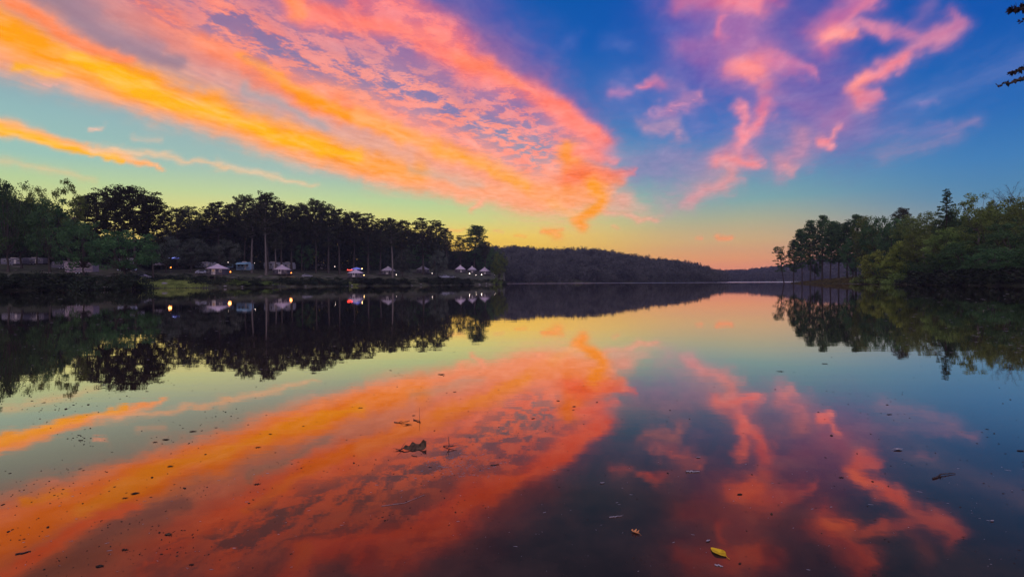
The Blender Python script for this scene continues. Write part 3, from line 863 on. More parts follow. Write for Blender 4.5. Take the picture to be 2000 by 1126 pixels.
# trunks on the point: bare poles of trees whose crowns join the grove
GS = 'shrubs along the shore'
def shore_Y(u, off):
    phi = u2phi(u); r = np.interp(phi, _sp, _sr) + off
    return r * math.cos(math.radians(phi))
SHR = [  # column, width m, top row, offset from shore, kind, label
 (-15, 9, 532, 3, 'shrub', 'low black-green shrub cut by the left edge of the view'),
 (22, 9, 534, 2.5, 'shrub', 'dark shrub at the water, second from the left edge'),
 (58, 9, 531, 3, 'shrub', 'dark shrub under the leftmost oaks, third from the left edge'),
 (95, 9, 536, 2.5, 'shrub', 'dark shrub at the water below the airy pointed crown'),
 (130, 9, 532, 2.5, 'shrub', 'dark shrub just left of the pale motorhome'),
 (168, 7, 536, 2, 'shrub', 'dark shrub ending at the small landing'),
 (228, 7, 537, 2, 'shrub', 'dark shrub just right of the small landing'),
 (258, 7, 532, 2, 'shrub', 'dark tall shrub at the left end of the grass bank'),
 (390, 7, 541, 9, 'shrub', 'low shrub left of the largest yurt deck'),
 (462, 8, 546, 6, 'olshrub', 'low shrub at the water right below the largest yurt lamp'),
 (492, 7, 549, 4, 'shrub', 'small shrub at the water under the pale trunks'),
 (520, 8, 549, 5, 'olshrub', 'brownish low shrub left of the second yurt'),
 (548, 9, 543, 9, 'shrub', 'shrub hiding the deck posts of the second yurt'),
 (578, 7, 549, 4, 'shrub', 'small shrub right below the second yurt lamp'),
 (618, 9, 541, 5, 'shrub', 'rounded dark shrub in front of the half-hidden yurt'),
 (662, 9, 541, 4, 'shrub', 'dome-shaped dark shrub by itself left of the grass patch'),
 (706, 9, 543, 4, 'shrub', 'long dark shrub below the yurt with the blue canopy'),
 (735, 9, 541, 4, 'shrub', 'dark shrub left of the lone pale trunk'),
 (758, 8, 544, 3, 'shrub', 'dark shrub at the foot of the lone pale trunk'),
 (786, 7, 544, 3, 'shrub', 'small dark shrub before the bare slope'),
 (835, 9, 541, 3, 'shrub', 'dark shrub in front of the half-covered yurt'),
 (860, 10, 540, 3, 'shrub', 'dark shrub below the parked pickup'),
 (888, 10, 541, 3, 'shrub', 'dark shrub below the third yurt from the tip'),
 (908, 9, 543, 3, 'shrub', 'dark shrub below the two closest lamps'),
 (968, 9, 541, 3, 'olshrub', 'shrub at the tip of the camp shore'),
 (980, 6, 545, 1.5, 'shrub', 'last small shrub on the tip of the camp shore'),
 (1695, 8, 532, 4, 'olshrub', 'grassy shrub at the root of the point'),
 (1725, 8, 528, 3, 'olshrub', 'yellowish shrub below the bright young trees'),
 (1760, 8, 530, 3, 'olshrub', 'shrub at the water below the tallest bright tree'),
 (1795, 9, 526, 3, 'shrub', 'dark shrub below the pale slanting trunk'),
 (1830, 9, 522, 3, 'shrub', 'dark shrub at the water beneath the conifer'),
 (1872, 9, 522, 3, 'shrub', 'dark shrub at the water beneath the open broad crown'),
 (1918, 9, 520, 3, 'shrub', 'dark shrub at the water, third from the right edge'),
 (1960, 9, 520, 3, 'shrub', 'dark shrub at the water, second from the right edge'),
 (2003, 9, 518, 3, 'shrub', 'dark shrub at the water cut by the right edge'),
]
for i, (u, wd, ty, off, k, lb) in enumerate(SHR):
    plant(k, i % 3, u, ty - 1.5, shore_Y(u, max(.7, off - 1.0)), wd * (1.3 if u < 300 or u > 1600 else 1.1), lb, GS)

# ------------------------------------------------------------------ masses no one could count
def mass(name, label, spots, mat, leafk):
    acc = Acc()
    rg = np.random.default_rng(5)
    for (x, y, z, w_, h_, n, ls) in spots:
        m = max(4, n // 26)
        cs = []
        for i in range(m):
            d = rg.normal(size=3); d /= np.linalg.norm(d)
            cs.append(np.array([x, y, z + h_ * .55]) + d * [w_ * .42, w_ * .42, h_ * .42] * rg.uniform(.5, 1.05))
        cs = np.array(cs)
        if h_ > 12 and n > 1500: cs = np.concatenate([cs, np.array([x, y, z + 2.5]) + rg.uniform(-1, 1, (m // 4, 3)) * [w_ * .5, w_ * .5, 2.5]]); m = len(cs)
        P = cs[rg.integers(0, m, n)] + ball(n, rg) * [w_ * .26, w_ * .26, h_ * .2]
        acc.add(*leaves(P, ls, rg))
    return link(name, acc.mesh(name, [mat]), kind='stuff', label=label, category='woods')
sp_ = []
rg = np.random.default_rng(21)
for u in np.arange(-120, 985, 13.0):
    for row in range(2):
        Y = np.interp(u, [-120, 140, 300, 500, 700, 900, 985], [178, 180, 215, 255, 300, 392, 396]) + row * 22 + rg.uniform(-6, 6)
        uu = u + rg.uniform(-8, 8)
        top = np.interp(uu, [-120, 0, 100, 160, 200, 300, 330, 400, 520, 700, 800, 860, 885, 900, 940, 985],
                        [375, 395, 408, 450, 470, 474, 462, 434, 424, 436, 446, 460, 495, 490, 490, 500]) + rg.uniform(-8, 10)
        p = at(uu, top, Y); z0 = gz(p.x, p.y)
        sp_.append((p.x, p.y, z0, 14, max(5, p.z - z0), 2100, .95))
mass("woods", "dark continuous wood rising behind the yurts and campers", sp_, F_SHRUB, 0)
sp_ = []
for u in np.arange(1690, 2140, 16.0):
    Y = np.interp(u, [1690, 1800, 2000, 2140], [228, 182, 158, 140]) + rg.uniform(-5, 5)
    top = np.interp(u, [1690, 1720, 1800, 1850, 1900, 2140], [440, 432, 430, 425, 412, 395]) + rg.uniform(0, 14)
    p = at(u, top, Y); z0 = gz(p.x, p.y)
    sp_.append((p.x, p.y, z0, 12, max(5, p.z - z0), 1900, .75))
for u in np.arange(1700, 2100, 14.0):      # dark undergrowth close to the bank
    Y = shore_Y(u, 9) + rg.uniform(0, 5)
    p = at(u, 506 + rg.uniform(0, 16), Y); z0 = gz(p.x, p.y)
    sp_.append((p.x, p.y, z0, 6, max(3, p.z - z0), 700, .34))
mass("woods", "dense dark wood and undergrowth behind the bank right of the point", sp_, F_OAK, 0)
sp_ = []
for i in range(340):                        # knee-high growth on the slope under the yurts
    u = rg.uniform(285, 985); off = rg.uniform(2, 13) + (10 if u < 400 else 0)
    Y = shore_Y(u, off); x = (u - 1000) / 1000 * Y
    sp_.append((x, Y, gz(x, Y) - .2, rg.uniform(2, 5), rg.uniform(.8, 2.3), 120, .32))
for i in range(150):
    u = rg.uniform(-120, 300); off = rg.uniform(7, 22)
    Y = shore_Y(u, off); x = (u - 1000) / 1000 * Y
    sp_.append((x, Y, gz(x, Y) - .2, rg.uniform(2, 4.5), rg.uniform(.8, 2.0), 120, .32))
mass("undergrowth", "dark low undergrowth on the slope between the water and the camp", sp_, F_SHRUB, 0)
# far hills
sp_ = []
for i in range(3000):
    Y = 548 + 225 * rg.uniform(0, 1) ** 1.15
    u = rg.uniform(930, 1462)
    x = (u - 1000) / 1000 * Y
    z = gz(x, Y)
    if z > -.3: sp_.append((x, Y, z - 1.5, rg.uniform(7, 14), rg.uniform(7.5, 16.5), 170, 1.35))
mass("far_forest", "unbroken wooded ridge across the far end of the lake", sp_, F_FAR, 0)
sp_ = []
for i in range(2200):
    Y = 965 + 445 * rg.uniform(0, 1) ** 1.1
    u = rg.uniform(1330, 1760)
    x = (u - 1000) / 1000 * Y
    z = gz(x, Y)
    if z > -.3: sp_.append((x, Y, z - 1.5, rg.uniform(11, 17), rg.uniform(10, 15), 80, 2.4))
mass("far_forest", "most distant low wooded ridge seen beyond the point", sp_, F_FAR, 0)

# ------------------------------------------------------------------ simple materials
def plain(name, col, rough=.6, var=.12, scale=3.0, metal=0.0, emit=None, estr=0):
    m, g = material(name)
    o = g.new('ShaderNodeTexCoord').outputs['Object']
    f = g.maprange(g.noise(o, scale, 5, .65), .3, .7)
    c = g.mix(f, tuple(v * (1 - var) for v in col), tuple(min(1, v * (1 + var)) for v in col))
    b = g.new('ShaderNodeBsdfPrincipled'); g.link(c, b.inputs['Base Color'])
    b.inputs['Roughness'].default_value = rough; b.inputs['Metallic'].default_value = metal
    if emit:
        b.inputs['Emission Color'].default_value = (*emit, 1); b.inputs['Emission Strength'].default_value = estr
    g.link(b.outputs[0], g.new('ShaderNodeOutputMaterial').inputs[0])
    return m
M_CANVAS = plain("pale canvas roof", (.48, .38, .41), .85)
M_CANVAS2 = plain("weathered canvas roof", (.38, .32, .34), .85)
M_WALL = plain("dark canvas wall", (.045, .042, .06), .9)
M_WOOD = plain("weathered deck timber", (.10, .08, .065), .85, .3, 6)
M_WHITE = plain("painted white frame", (.55, .48, .42), .6)
M_GLASS = plain("dim window glass", (.03, .035, .045), .15)
M_LITWIN = plain("lamp-lit window", (.3, .2, .12), .5, emit=(1, .55, .22), estr=.10)
M_TRAIL = plain("white camper siding", (.36, .35, .40), .45)
M_TRAIL2 = plain("pale blue camper siding", (.20, .33, .44), .45)
M_DIM = plain("toned-down camper siding", (.13, .115, .14), .6)  # siding toned down so the far-left campers stand out less
M_DIMP = plain("pinkish motorhome siding", (.27, .20, .22), .6)
M_STRIPE = plain("dark camper stripe", (.06, .07, .12), .5)
M_TYRE = plain("black rubber", (.02, .02, .02), .9)
M_RIM = plain("wheel metal", (.4, .4, .42), .4, metal=.8)
M_CARW = plain("pale car paint", (.40, .42, .50), .3)
M_CARD = plain("grey car paint", (.20, .20, .23), .3)
M_BLUE = plain("light blue awning cloth", (.30, .55, .66), .8)
M_BLUE2 = plain("glowing blue canopy cloth", (.22, .27, .80), .8, emit=(.25, .3, 1), estr=.16)  # faint emission in the cloth stands in for lamplight on it
M_POLE = plain("dark metal pole", (.05, .05, .055), .5)
def lampm(name, c, s): return plain(name, c, .5, emit=c, estr=s)
M_LO = lampm("orange lantern glow", (1, .26, .04), 7)
M_LW = lampm("warm white lantern glow", (1, .82, .66), 14)
M_LY = lampm("yellow lantern glow", (1, .62, .22), 11)
M_LR = lampm("red string light glow", (1, .06, .04), 9)
M_LB = lampm("blue tube light glow", (.35, .42, 1), 7)

def box(acc, x0, x1, y0, y1, z0, z1, bev=0.0):
    if bev <= 0:
        V = [(x, y, z) for x in (x0, x1) for y in (y0, y1) for z in (z0, z1)]
        F = [(0, 1, 3, 2), (4, 6, 7, 5), (0, 4, 5, 1), (2, 3, 7, 6), (0, 2, 6, 4), (1, 5, 7, 3)]
        acc.add(V, F); return
    # profile in x-z with chamfered corners, extruded along y
    P = [(x0 + bev, z0), (x1 - bev, z0), (x1, z0 + bev), (x1, z1 - bev), (x1 - bev, z1), (x0 + bev, z1), (x0, z1 - bev), (x0, z0 + bev)]
    prism(acc, P, y0, y1)
def prism(acc, P, y0, y1):
    n = len(P)
    V = [(p[0], y0, p[1]) for p in P] + [(p[0], y1, p[1]) for p in P] + [(sum(p[0] for p in P) / n, y0, sum(p[1] for p in P) / n), (sum(p[0] for p in P) / n, y1, sum(p[1] for p in P) / n)]
    F = [(i, (i + 1) % n, n + (i + 1) % n, n + i) for i in range(n)]
    F += [((i + 1) % n, i, 2 * n, 2 * n) for i in range(n)] + [(n + i, n + (i + 1) % n, 2 * n + 1, 2 * n + 1) for i in range(n)]
    acc.add(V, F)
def lathe(acc, prof, n=24, cx=0, cy=0, z=0):
    V = [(cx + r * math.cos(2 * math.pi * j / n), cy + r * math.sin(2 * math.pi * j / n), z + h) for r, h in prof for j in range(n)]
    F = [(i * n + j, i * n + (j + 1) % n, (i + 1) * n + (j + 1) % n, (i + 1) * n + j) for i in range(len(prof) - 1) for j in range(n)]
    acc.add(V, F)
def me_quad(name, acc, mats, smooth=False):
    # degenerate quads (v, v) become triangles through validate()
    V = np.concatenate(acc.V); Fs = []
    for F in acc.F:
        for f in F:
            f = list(dict.fromkeys(int(i) for i in f)); Fs.append(f)
    me = bpy.data.meshes.new(name); me.from_pydata([tuple(v) for v in V], [], Fs)
    for m in mats: me.materials.append(m)
    if smooth:
        for p in me.polygons: p.use_smooth = True
    return me
def empty(name, loc, rz=0.0, **props):
    o = link(name, None, loc=loc, **props); o.rotation_euler.z = rz; o.empty_display_size = .5
    return o
def part(name, acc, mat, parent, smooth=False): return link(name, me_quad(name, acc, [mat], smooth), parent)

# ------------------------------------------------------------------ yurts on their decks
GY = 'round yurts on timber decks along the camp shore'
def yurt(u, eave, apex, wpx, Y, label, canvas, door=-90, lit=False):
    e = at(u, eave, Y); a = at(u, apex, Y)
    ro = wpx / 2 / 1000 * Y; r = ro - .38
    zf = e.z - 2.15; g0 = gz(e.x, e.y)
    if zf < g0 + .25: zf = g0 + .25
    ez = max(e.z, zf + 1.9); az_ = ez + (a.z - e.z)
    t = empty('yurt', (e.x, e.y, zf), 0, label=label, category='yurt', group=GY)
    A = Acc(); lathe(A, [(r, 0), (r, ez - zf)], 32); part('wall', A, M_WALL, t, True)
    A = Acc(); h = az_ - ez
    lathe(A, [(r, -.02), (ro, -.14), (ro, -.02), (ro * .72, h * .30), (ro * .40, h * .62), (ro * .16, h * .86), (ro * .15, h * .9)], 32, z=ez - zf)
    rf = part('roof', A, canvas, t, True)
    A = Acc(); lathe(A, [(ro * .17, h * .86), (ro * .16, h * .95), (ro * .09, h * 1.04), (.01, h * 1.08)], 16, z=ez - zf); part('skylight_dome', A, M_WHITE, rf, True)
    # door facing the water, with frame; two windows beside it
    def panel(nm, ang, w_, z0, z1, mat, out, par):
        A = Acc(); aa = R(ang); hw = w_ / 2 / r
        n = 5; V = []; F = []
        for k in range(n + 1):
            b = aa - hw + 2 * hw * k / n
            for rr in (r - .02, r + out):
                for z in (z0, z1): V.append((rr * math.cos(b), rr * math.sin(b), z))
        for k in range(n):
            i = k * 4; j = i + 4
            F += [(i + 2, j + 2, j + 3, i + 3), (i, i + 1, j + 1, j), (i + 1, i + 3, j + 3, j + 1), (i, j, j + 2, i + 2)]
        F += [(0, 2, 3, 1), (n * 4, n * 4 + 1, n * 4 + 3, n * 4 + 2)]
        A.add(V, F); return part(nm, A, mat, par)
    d = panel('door', door, 1.25, .02, 2.0, M_WHITE, .05, t)
    panel('door_pane', door, .7, .95, 1.8, M_LITWIN if lit else M_GLASS, .09, d)
    for da in (-34, 36):
        wd = panel('window', door + da, .95, .85, 1.7, M_WHITE, .04, t)
        panel('pane', door + da, .72, .95, 1.6, M_GLASS, .075, wd)
    A = Acc(); dk = ro + .8
    box(A, -dk, dk, -dk - 1.2, dk, -.22, -.02)
    part('deck', A, M_WOOD, t)
    for x in np.linspace(-dk + .15, dk - .15, 5):
        for y in (-dk - 1.05, 0):
            zz = gz(e.x + x, e.y + y) - zf - .3
            if zz < -.3:
                A = Acc(); box(A, x - .09, x + .09, y - .09, y + .09, zz, -.22); part('deck_post', A, M_WOOD, t)
    A = Acc()
    yr = -dk - 1.12
    for x in np.linspace(-dk + .06, dk - .06, 7): box(A, x - .045, x + .045, yr - .045, yr + .045, -.02, .95)
    for z in (.45, .9): box(A, -dk, dk, yr - .07, yr - .046, z, z + .09)
    part('railing', A, M_WOOD, t)
    return t
yurt(425, 524.5, 515.5, 42, 186, 'largest yurt, pinkish cone roof and pale door, farthest left in the row', M_CANVAS, -82, True)
yurt(550.5, 529, 519.5, 34, 232, 'second largest yurt, pink cone roof with an orange lamp at its right eave', M_CANVAS, -80)
yurt(628, 527.5, 521, 25, 285, 'small yurt half hidden by trees between two bigger yurts', M_CANVAS2, -70)
yurt(694.5, 534, 527, 32, 246, 'yurt with a blue canopy and red lights right behind its roof', M_CANVAS, -88)
yurt(758, 532.5, 524.5, 29, 272, 'yurt partly covered by a lone pale pine trunk', M_CANVAS2, -85)
yurt(826, 531.5, 524, 26, 298, 'yurt whose right half disappears behind a dark dome-shaped tree', M_CANVAS2, -80)
yurt(899, 531.5, 523.5, 22, 345, 'yurt third from the tip, set a little higher than its neighbours', M_CANVAS, -75)
yurt(922, 536, 529, 19, 352, 'smallest yurt, lower and darker, between the two nearest the tip', M_CANVAS2, -85)
yurt(946.5, 534, 526.5, 22, 345, 'last yurt of the row at the tip of the camp shore', M_CANVAS, -85)

# ------------------------------------------------------------------ lamps
def lantern(u, v, Y, mat, r_, label, group='lanterns lit at the campsite'):
    p = at(u, v, Y); g0 = gz(p.x, p.y); r_ *= .8
    z0 = min(g0, p.z - .8)
    t = empty('lantern', (p.x, p.y, z0 - .05), 0, label=label, category='lantern', group=group)
    A = Acc(); lathe(A, [(.05, 0), (.035, p.z - z0 - r_ * .6)], 8); part('pole', A, M_POLE, t)
    A = Acc(); lathe(A, [(.02, -r_), (r_ * .7, -r_ * .7), (r_, 0), (r_ * .75, r_ * .65), (.02, r_ * .9)], 12, z=p.z - z0 + .05); part('globe', A, mat, t, True)
    A = Acc(); lathe(A, [(r_ * 1.1, .0), (r_ * .5, r_ * .4), (.01, r_ * .5)], 12, z=p.z - z0 + .05 + r_ * .85); part('cap', A, M_POLE, t, True)
    if mat is M_LO:
        ld = bpy.data.lights.new('lantern_light', 'POINT'); ld.energy = 70; ld.color = (1, .34, .10); ld.shadow_soft_size = .5
        lo = bpy.data.objects.new('lantern_light', ld); COL.objects.link(lo); lo.parent = t; lo.location = (0, -.7, p.z - z0 + .1)
for a in ((333.5, 522, 186, M_LO, .20, 'orange lantern below the blue-lit kiosk'),
          (450, 530.5, 180, M_LO, .22, 'orange lantern at the right edge of the largest yurt'),
          (569, 532.5, 226, M_LO, .24, 'orange lantern at the right eave of the second largest yurt'),
          (646.5, 533.5, 262, M_LW, .22, 'white lantern right of the half-hidden yurt'),
          (640, 526, 280, M_LR, .16, 'reddish lamp beside the roof of the half-hidden yurt'),
          (654, 520, 285, M_LW, .13, 'small white lamp highest above the half-hidden yurt'),
          (666, 526, 285, M_LY, .15, 'small yellow lamp left of the red string lights'),
          (707, 524.5, 264, M_LY, .28, 'yellow lamp right of the blue canopy'),
          (711, 537, 242, M_LY, .19, 'warm lantern at the right side of the yurt below the blue canopy'),
          (767.5, 535.5, 262, M_LW, .26, 'white lantern right next to the lone pale trunk'),
          (774, 536, 266, M_LW, .12, 'tiny white lamp a step right of the lone pale trunk'),
          (844, 533.5, 285, M_LW, .12, 'tiny white lamp beside the half-covered yurt'),
          (917, 534, 335, M_LW, .27, 'white lantern at the left side of the smallest yurt'),
          (929.5, 537, 335, M_LW, .27, 'white lantern at the right side of the smallest yurt'),
          (940.5, 536, 330, M_LW, .25, 'white lantern at the left wall of the last yurt'),
          (966, 536.5, 325, M_LW, .09, 'tiny lamp alone by the tree at the tip'),
          (445, 512, 235, M_LW, .12, 'tiny white lamp at the end of the middle camper'),
          (497, 513.5, 250, M_LW, .12, 'tiny white lamp between the two pale trunks')):
    lantern(*a)

# ------------------------------------------------------------------ campers, cars, canopies
def wheel(par, x, y, z, r_, wdt=.22):
    A = Acc(); n = 14
    V = [(x + r_ * math.cos(2 * math.pi * j / n) * k, yy, z + r_ * math.sin(2 * math.pi * j / n) * k) for yy in (y, y + wdt) for k in (1, .55) for j in range(n)]
    F = [(j, (j + 1) % n, 2 * n + (j + 1) % n, 2 * n + j) for j in range(n)] + [(j, n + j, n + (j + 1) % n, (j + 1) % n) for j in range(n)] + [(2 * n + j, 2 * n + (j + 1) % n, 3 * n + (j + 1) % n, 3 * n + j) for j in range(n)]
    A.add(V, F); wt = part('wheel', A, M_TYRE, par)
    A = Acc(); V = [(x + r_ * .55 * math.cos(2 * math.pi * j / n), yy, z + r_ * .55 * math.sin(2 * math.pi * j / n)) for yy in (y + .02, y + wdt - .02) for j in range(n)] + [(x, y - .01, z), (x, y + wdt, z)]
    F = [(j, (j + 1) % n, 2 * n, 2 * n) for j in range(n)] + [(n + j, 2 * n + 1, 2 * n + 1, n + (j + 1) % n) for j in range(n)]
    A.add(V, F); part('rim', A, M_RIM, wt)
def camper(u, top, Y, L, label, mat, rz=0.0, awn=None, H=2.9):
    p = at(u, top, Y); g0 = gz(p.x, p.y)
    sc = max(.8, min(1.6, (p.z - g0) / H))
    base = p.z - H * sc if (p.z - g0) > H * sc else g0
    if p.z - g0 > H * sc + .4: base = g0; sc = (p.z - g0) / H
    t = empty('camper', (p.x, p.y, base), rz, label=label, category='camper', group='campers parked among the trees')
    t.scale = (1, 1, sc)
    A = Acc(); h = L / 2
    prism(A, [(-h, .55), (h - .1, .55), (h, .8), (h, 2.1), (h - .5, H), (-h + .25, H), (-h, H - .3)], -1.2, 1.2); part('body', A, mat, t)
    A = Acc(); box(A, -h + .2, h - .3, -1.23, -1.203, 1.0, 1.18); box(A, -h + .4, h - .8, -1.23, -1.203, 2.45, 2.5); part('stripe', A, M_STRIPE, t)
    for x in (-h * .62, -.1 * h, h * .62):
        A = Acc(); box(A, x - .5, x + .5, -1.24, -1.203, 1.5, 2.15); wd = part('window', A, M_WHITE, t)
        A = Acc(); box(A, x - .43, x + .43, -1.26, -1.241, 1.57, 2.08); part('pane', A, M_GLASS, wd)
    A = Acc(); box(A, h * .22, h * .22 + .7, -1.24, -1.203, .65, 2.3); part('door', A, M_WHITE, t)
    A = Acc(); box(A, -h * .3, h * .2, -.5, .4, H - .01, H + .25, .06); part('roof_vent', A, M_WHITE, t)
    for x in (-.45, .45): wheel(t, x - .3, -1.22, .36, .36)
    A = Acc(); box(A, h - .02, h + 1.0, -.07, .07, .5, .6); part('hitch', A, M_POLE, t)
    if awn:
        A = Acc(); V = [(-h * .9, -1.24, H * .9), (h * .8, -1.24, H * .9), (h * .8, -3.4, H * .78), (-h * .9, -3.4, H * .78)]
        V += [(a, b, c - .05) for a, b, c in V]
        A.add(V, [(0, 1, 2, 3), (7, 6, 5, 4), (0, 4, 5, 1), (1, 5, 6, 2), (2, 6, 7, 3), (3, 7, 4, 0)])
        aw = part('awning', A, awn, t)
        for x in (-h * .88, h * .78):
            A = Acc(); box(A, x - .03, x + .03, -3.38, -3.32, .02, H * .77); part('awning_pole', A, M_POLE, aw)
    return t
camper(160, 511.5, 146, 7.5, 'pale pinkish motorhome behind the low dark oak near the small landing', M_DIMP, .06, H=3.1)
camper(172, 493, 205, 8.5, 'camper high on the slope with a light blue awning seen through branches', M_TRAIL, 0, M_BLUE)
camper(127, 514, 160, 6.0, 'pale camper left of the pinkish motorhome', M_DIM, .1)
camper(402, 512, 228, 8.5, 'long white camper up the slope above the largest yurt', M_TRAIL)
camper(438, 514, 236, 7.0, 'blue-grey camper with a lamp at its end, middle one above the largest yurt', M_TRAIL2, 0)
camper(478, 512, 226, 6.5, 'light blue camper left of the pale trunks', M_TRAIL2, -.12, M_BLUE)
camper(533, 512, 252, 8.0, 'dim white camper behind the pale trunks', M_TRAIL)
camper(562, 512.5, 258, 7.0, 'white camper behind the roof of the second largest yurt', M_TRAIL, -.1)
camper(255, 521, 190, 8.0, 'white camper behind the shore oak left of the grass bank', M_TRAIL, .05)
camper(30, 516, 168, 7.5, 'dim camper standing in for a pale patch between trunks at the far left', M_DIM, -.05)  # stands in for pale lit ground showing between the trunks
camper(70, 518, 172, 6.5, 'dim camper standing in for the second pale patch from the left edge', M_DIM, .08)  # likewise put in place of lit ground in the gap

def car(u, base, Y, rz, mat, label, pickup=False):
    p = at(u, base, Y); g0 = gz(p.x, p.y)
    t = empty('pickup_truck' if pickup else 'parked_car', (p.x, p.y, g0), rz, label=label, category='pickup truck' if pickup else 'car', group='vehicles parked at the camp')
    A = Acc()
    if pickup: P = [(-2.6, .45), (2.5, .45), (2.65, .7), (2.6, 1.05), (1.5, 1.15), (.95, 1.72), (-.5, 1.75), (-.62, 1.12), (-2.6, 1.12)]
    else: P = [(-2.2, .4), (2.1, .4), (2.25, .6), (2.2, .85), (1.25, .98), (.55, 1.45), (-1.1, 1.48), (-1.9, 1.02), (-2.25, .95)]
    prism(A, P, -.88, .88); part('body', A, mat, t)
    A = Acc(); Z = 1.2 if pickup else 1.0
    prism(A, [(1.2, Z), (.8, Z + .42), (-.4, Z + .45), (-.5 if pickup else -1.5, Z)], -.90, -.883); part('side_window', A, M_GLASS, t)
    for x in (-1.45, 1.45): wheel(t, x, -.93, .36, .36, .2); wheel(t, x, .73, .36, .36, .2)
    for y in (-.6, .6):
        A = Acc(); box(A, 2.2, 2.3, y - .18, y + .18, .66, .82); part('headlight', A, M_WHITE, t)
    return t
car(868, 541, 283, .1, M_CARW, 'pale pickup parked under the dark dome-shaped tree', True)
car(395, 536, 196, .2, M_CARW, 'pale car parked left of the largest yurt')
car(248, 532, 160, -.15, M_CARW, 'silvery pickup glimpsed beneath the shore oak', True)
car(278, 534, 165, .1, M_CARD, 'grey car glimpsed right of the shore oak')
car(882, 541, 288, -.1, M_CARD, 'grey car beside the pale pickup')
car(600, 541, 232, .3, M_CARD, 'grey car in the open ground between the second and third yurts')

def canopy(u, v, Y, W, label, cloth, hgt=2.6, light=None):
    p = at(u, v, Y); g0 = gz(p.x, p.y); h = max(2.2, p.z - g0)
    t = empty('canopy_tent', (p.x, p.y, g0), 0, label=label, category='canopy tent', group='pop-up canopies at the camp')
    A = Acc(); s = W / 2
    V = [(-s, -s, h - .9), (s, -s, h - .9), (s, s, h - .9), (-s, s, h - .9), (0, 0, h)] + [(-s, -s, h - 1.2), (s, -s, h - 1.2), (s, s, h - 1.2), (-s, s, h - 1.2)]
    A.add(V, [(0, 1, 4, 4), (1, 2, 4, 4), (2, 3, 4, 4), (3, 0, 4, 4), (5, 6, 1, 0), (6, 7, 2, 1), (7, 8, 3, 2), (8, 5, 0, 3)]); part('cover', A, cloth, t)
    for x in (-s + .04, s - .04):
        for y in (-s + .04, s - .04):
            A = Acc(); box(A, x - .03, x + .03, y - .03, y + .03, -.1, h - 1.0); part('leg', A, M_POLE, t)
    if light:
        A = Acc(); box(A, -s * .7, s * .7, -s - .1, -s - .03, h - .86, h - .70); part('tube_light', A, light, t)
canopy(341, 500, 212, 3.2, 'small canopy with a blue-white tube light above the grass bank', M_BLUE2, light=M_LB)
canopy(697, 521.5, 268, 4.4, 'bright blue canopy rising behind a yurt roof', M_BLUE2)
canopy(312, 512, 200, 3.4, 'pale canopy over the site left of the orange lantern', M_CANVAS)
# red string of lights beside the blue canopy
pr = at(683, 526, 266); g0 = gz(pr.x, pr.y)
t = empty('string_lights', (pr.x, pr.y, g0), 0, label='red string lights on two poles left of the blue canopy', category='string lights')
for x in (-1.5, 1.5):
    A = Acc(); box(A, x - .03, x + .03, -.03, .03, -.1, pr.z - g0 + .2); part('pole', A, M_POLE, t)
A = Acc(); s_ = np.linspace(-1.5, 1.5, 9)
A.add(*tube([(x, 0, pr.z - g0 + .1 - .25 * (1 - (x / 1.5) ** 2)) for x in s_], [.012] * 9, 4)); part('cord', A, M_POLE, t)
for x in s_[1:-1:1]:
    A = Acc(); lathe(A, [(.01, -.16), (.13, -.1), (.15, 0), (.1, .1), (.01, .14)], 8, x, 0, pr.z - g0 - .02 - .25 * (1 - (x / 1.5) ** 2)); part('bulb', A, M_LR, t, True)

# picnic tables, fire rings, rocks, landing
def picnic(u, v, Y, rz, label):
    p = at(u, v, Y); g0 = gz(p.x, p.y)
    t = empty('picnic_table', (p.x, p.y, g0), rz, label=label, category='picnic table', group='picnic tables on the camp lawn')
    A = Acc(); box(A, -.95, .95, -.38, .38, .70, .76); part('table_top', A, M_WOOD, t)
    for y in (-.72, .72):
        A = Acc(); box(A, -.95, .95, y - .14, y + .14, .42, .47); part('bench', A, M_WOOD, t)
    for x in (-.65, .65):
        A = Acc(); box(A, x - .04, x + .04, -.78, .78, .36, .42); A.add(*tube([(x, -.6, -.05), (x, -.2, .70)], [.05, .05], 4)); A.add(*tube([(x, .6, -.05), (x, .2, .70)], [.05, .05], 4)); part('leg', A, M_WOOD, t)
for a in ((480, 540, 200, .2, 'picnic table right of the largest yurt'), (506, 541, 204, -.3, 'picnic table below the palest trunk'),
          (800, 539, 262, .1, 'picnic table on the bare slope right of the lone pale trunk'), (375, 538, 186, .4, 'picnic table left of the pale car')): picnic(*a)
M_ROCK = plain("lichen-grey rock", (.24, .21, .20), .95, .35, 2.0)
def rock(x, y, s, label, zoff=0):
    rg_ = np.random.default_rng(int(abs(x * 7 + y * 13)))
    A = Acc(); nth, nph = 7, 10
    V = []
    for i in range(nth + 1):
        th = math.pi * i / nth
        for j in range(nph):
            f = 2 * math.pi * j / nph; d = np.array([math.sin(th) * math.cos(f), math.sin(th) * math.sin(f), math.cos(th)])
            k = .75 + .5 * vnoise(np.array([d[0] * 1.7 + d[2] + x]), np.array([d[1] * 1.7 + y]), 3)[0]
            V.append(tuple(d * k * [s, s * .8, s * .5]))
    F = [(i * nph + j, (i + 1) * nph + j, (i + 1) * nph + (j + 1) % nph, i * nph + (j + 1) % nph) for i in range(nth) for j in range(nph)]
    A.add(V, F)
    o = link('rock', me_quad('rock', A, [M_ROCK]), loc=(x, y, gz(x, y) + s * .12 + zoff), label=label, category='rock', group='rocks along the camp shore')
    o.rotation_euler.z = x
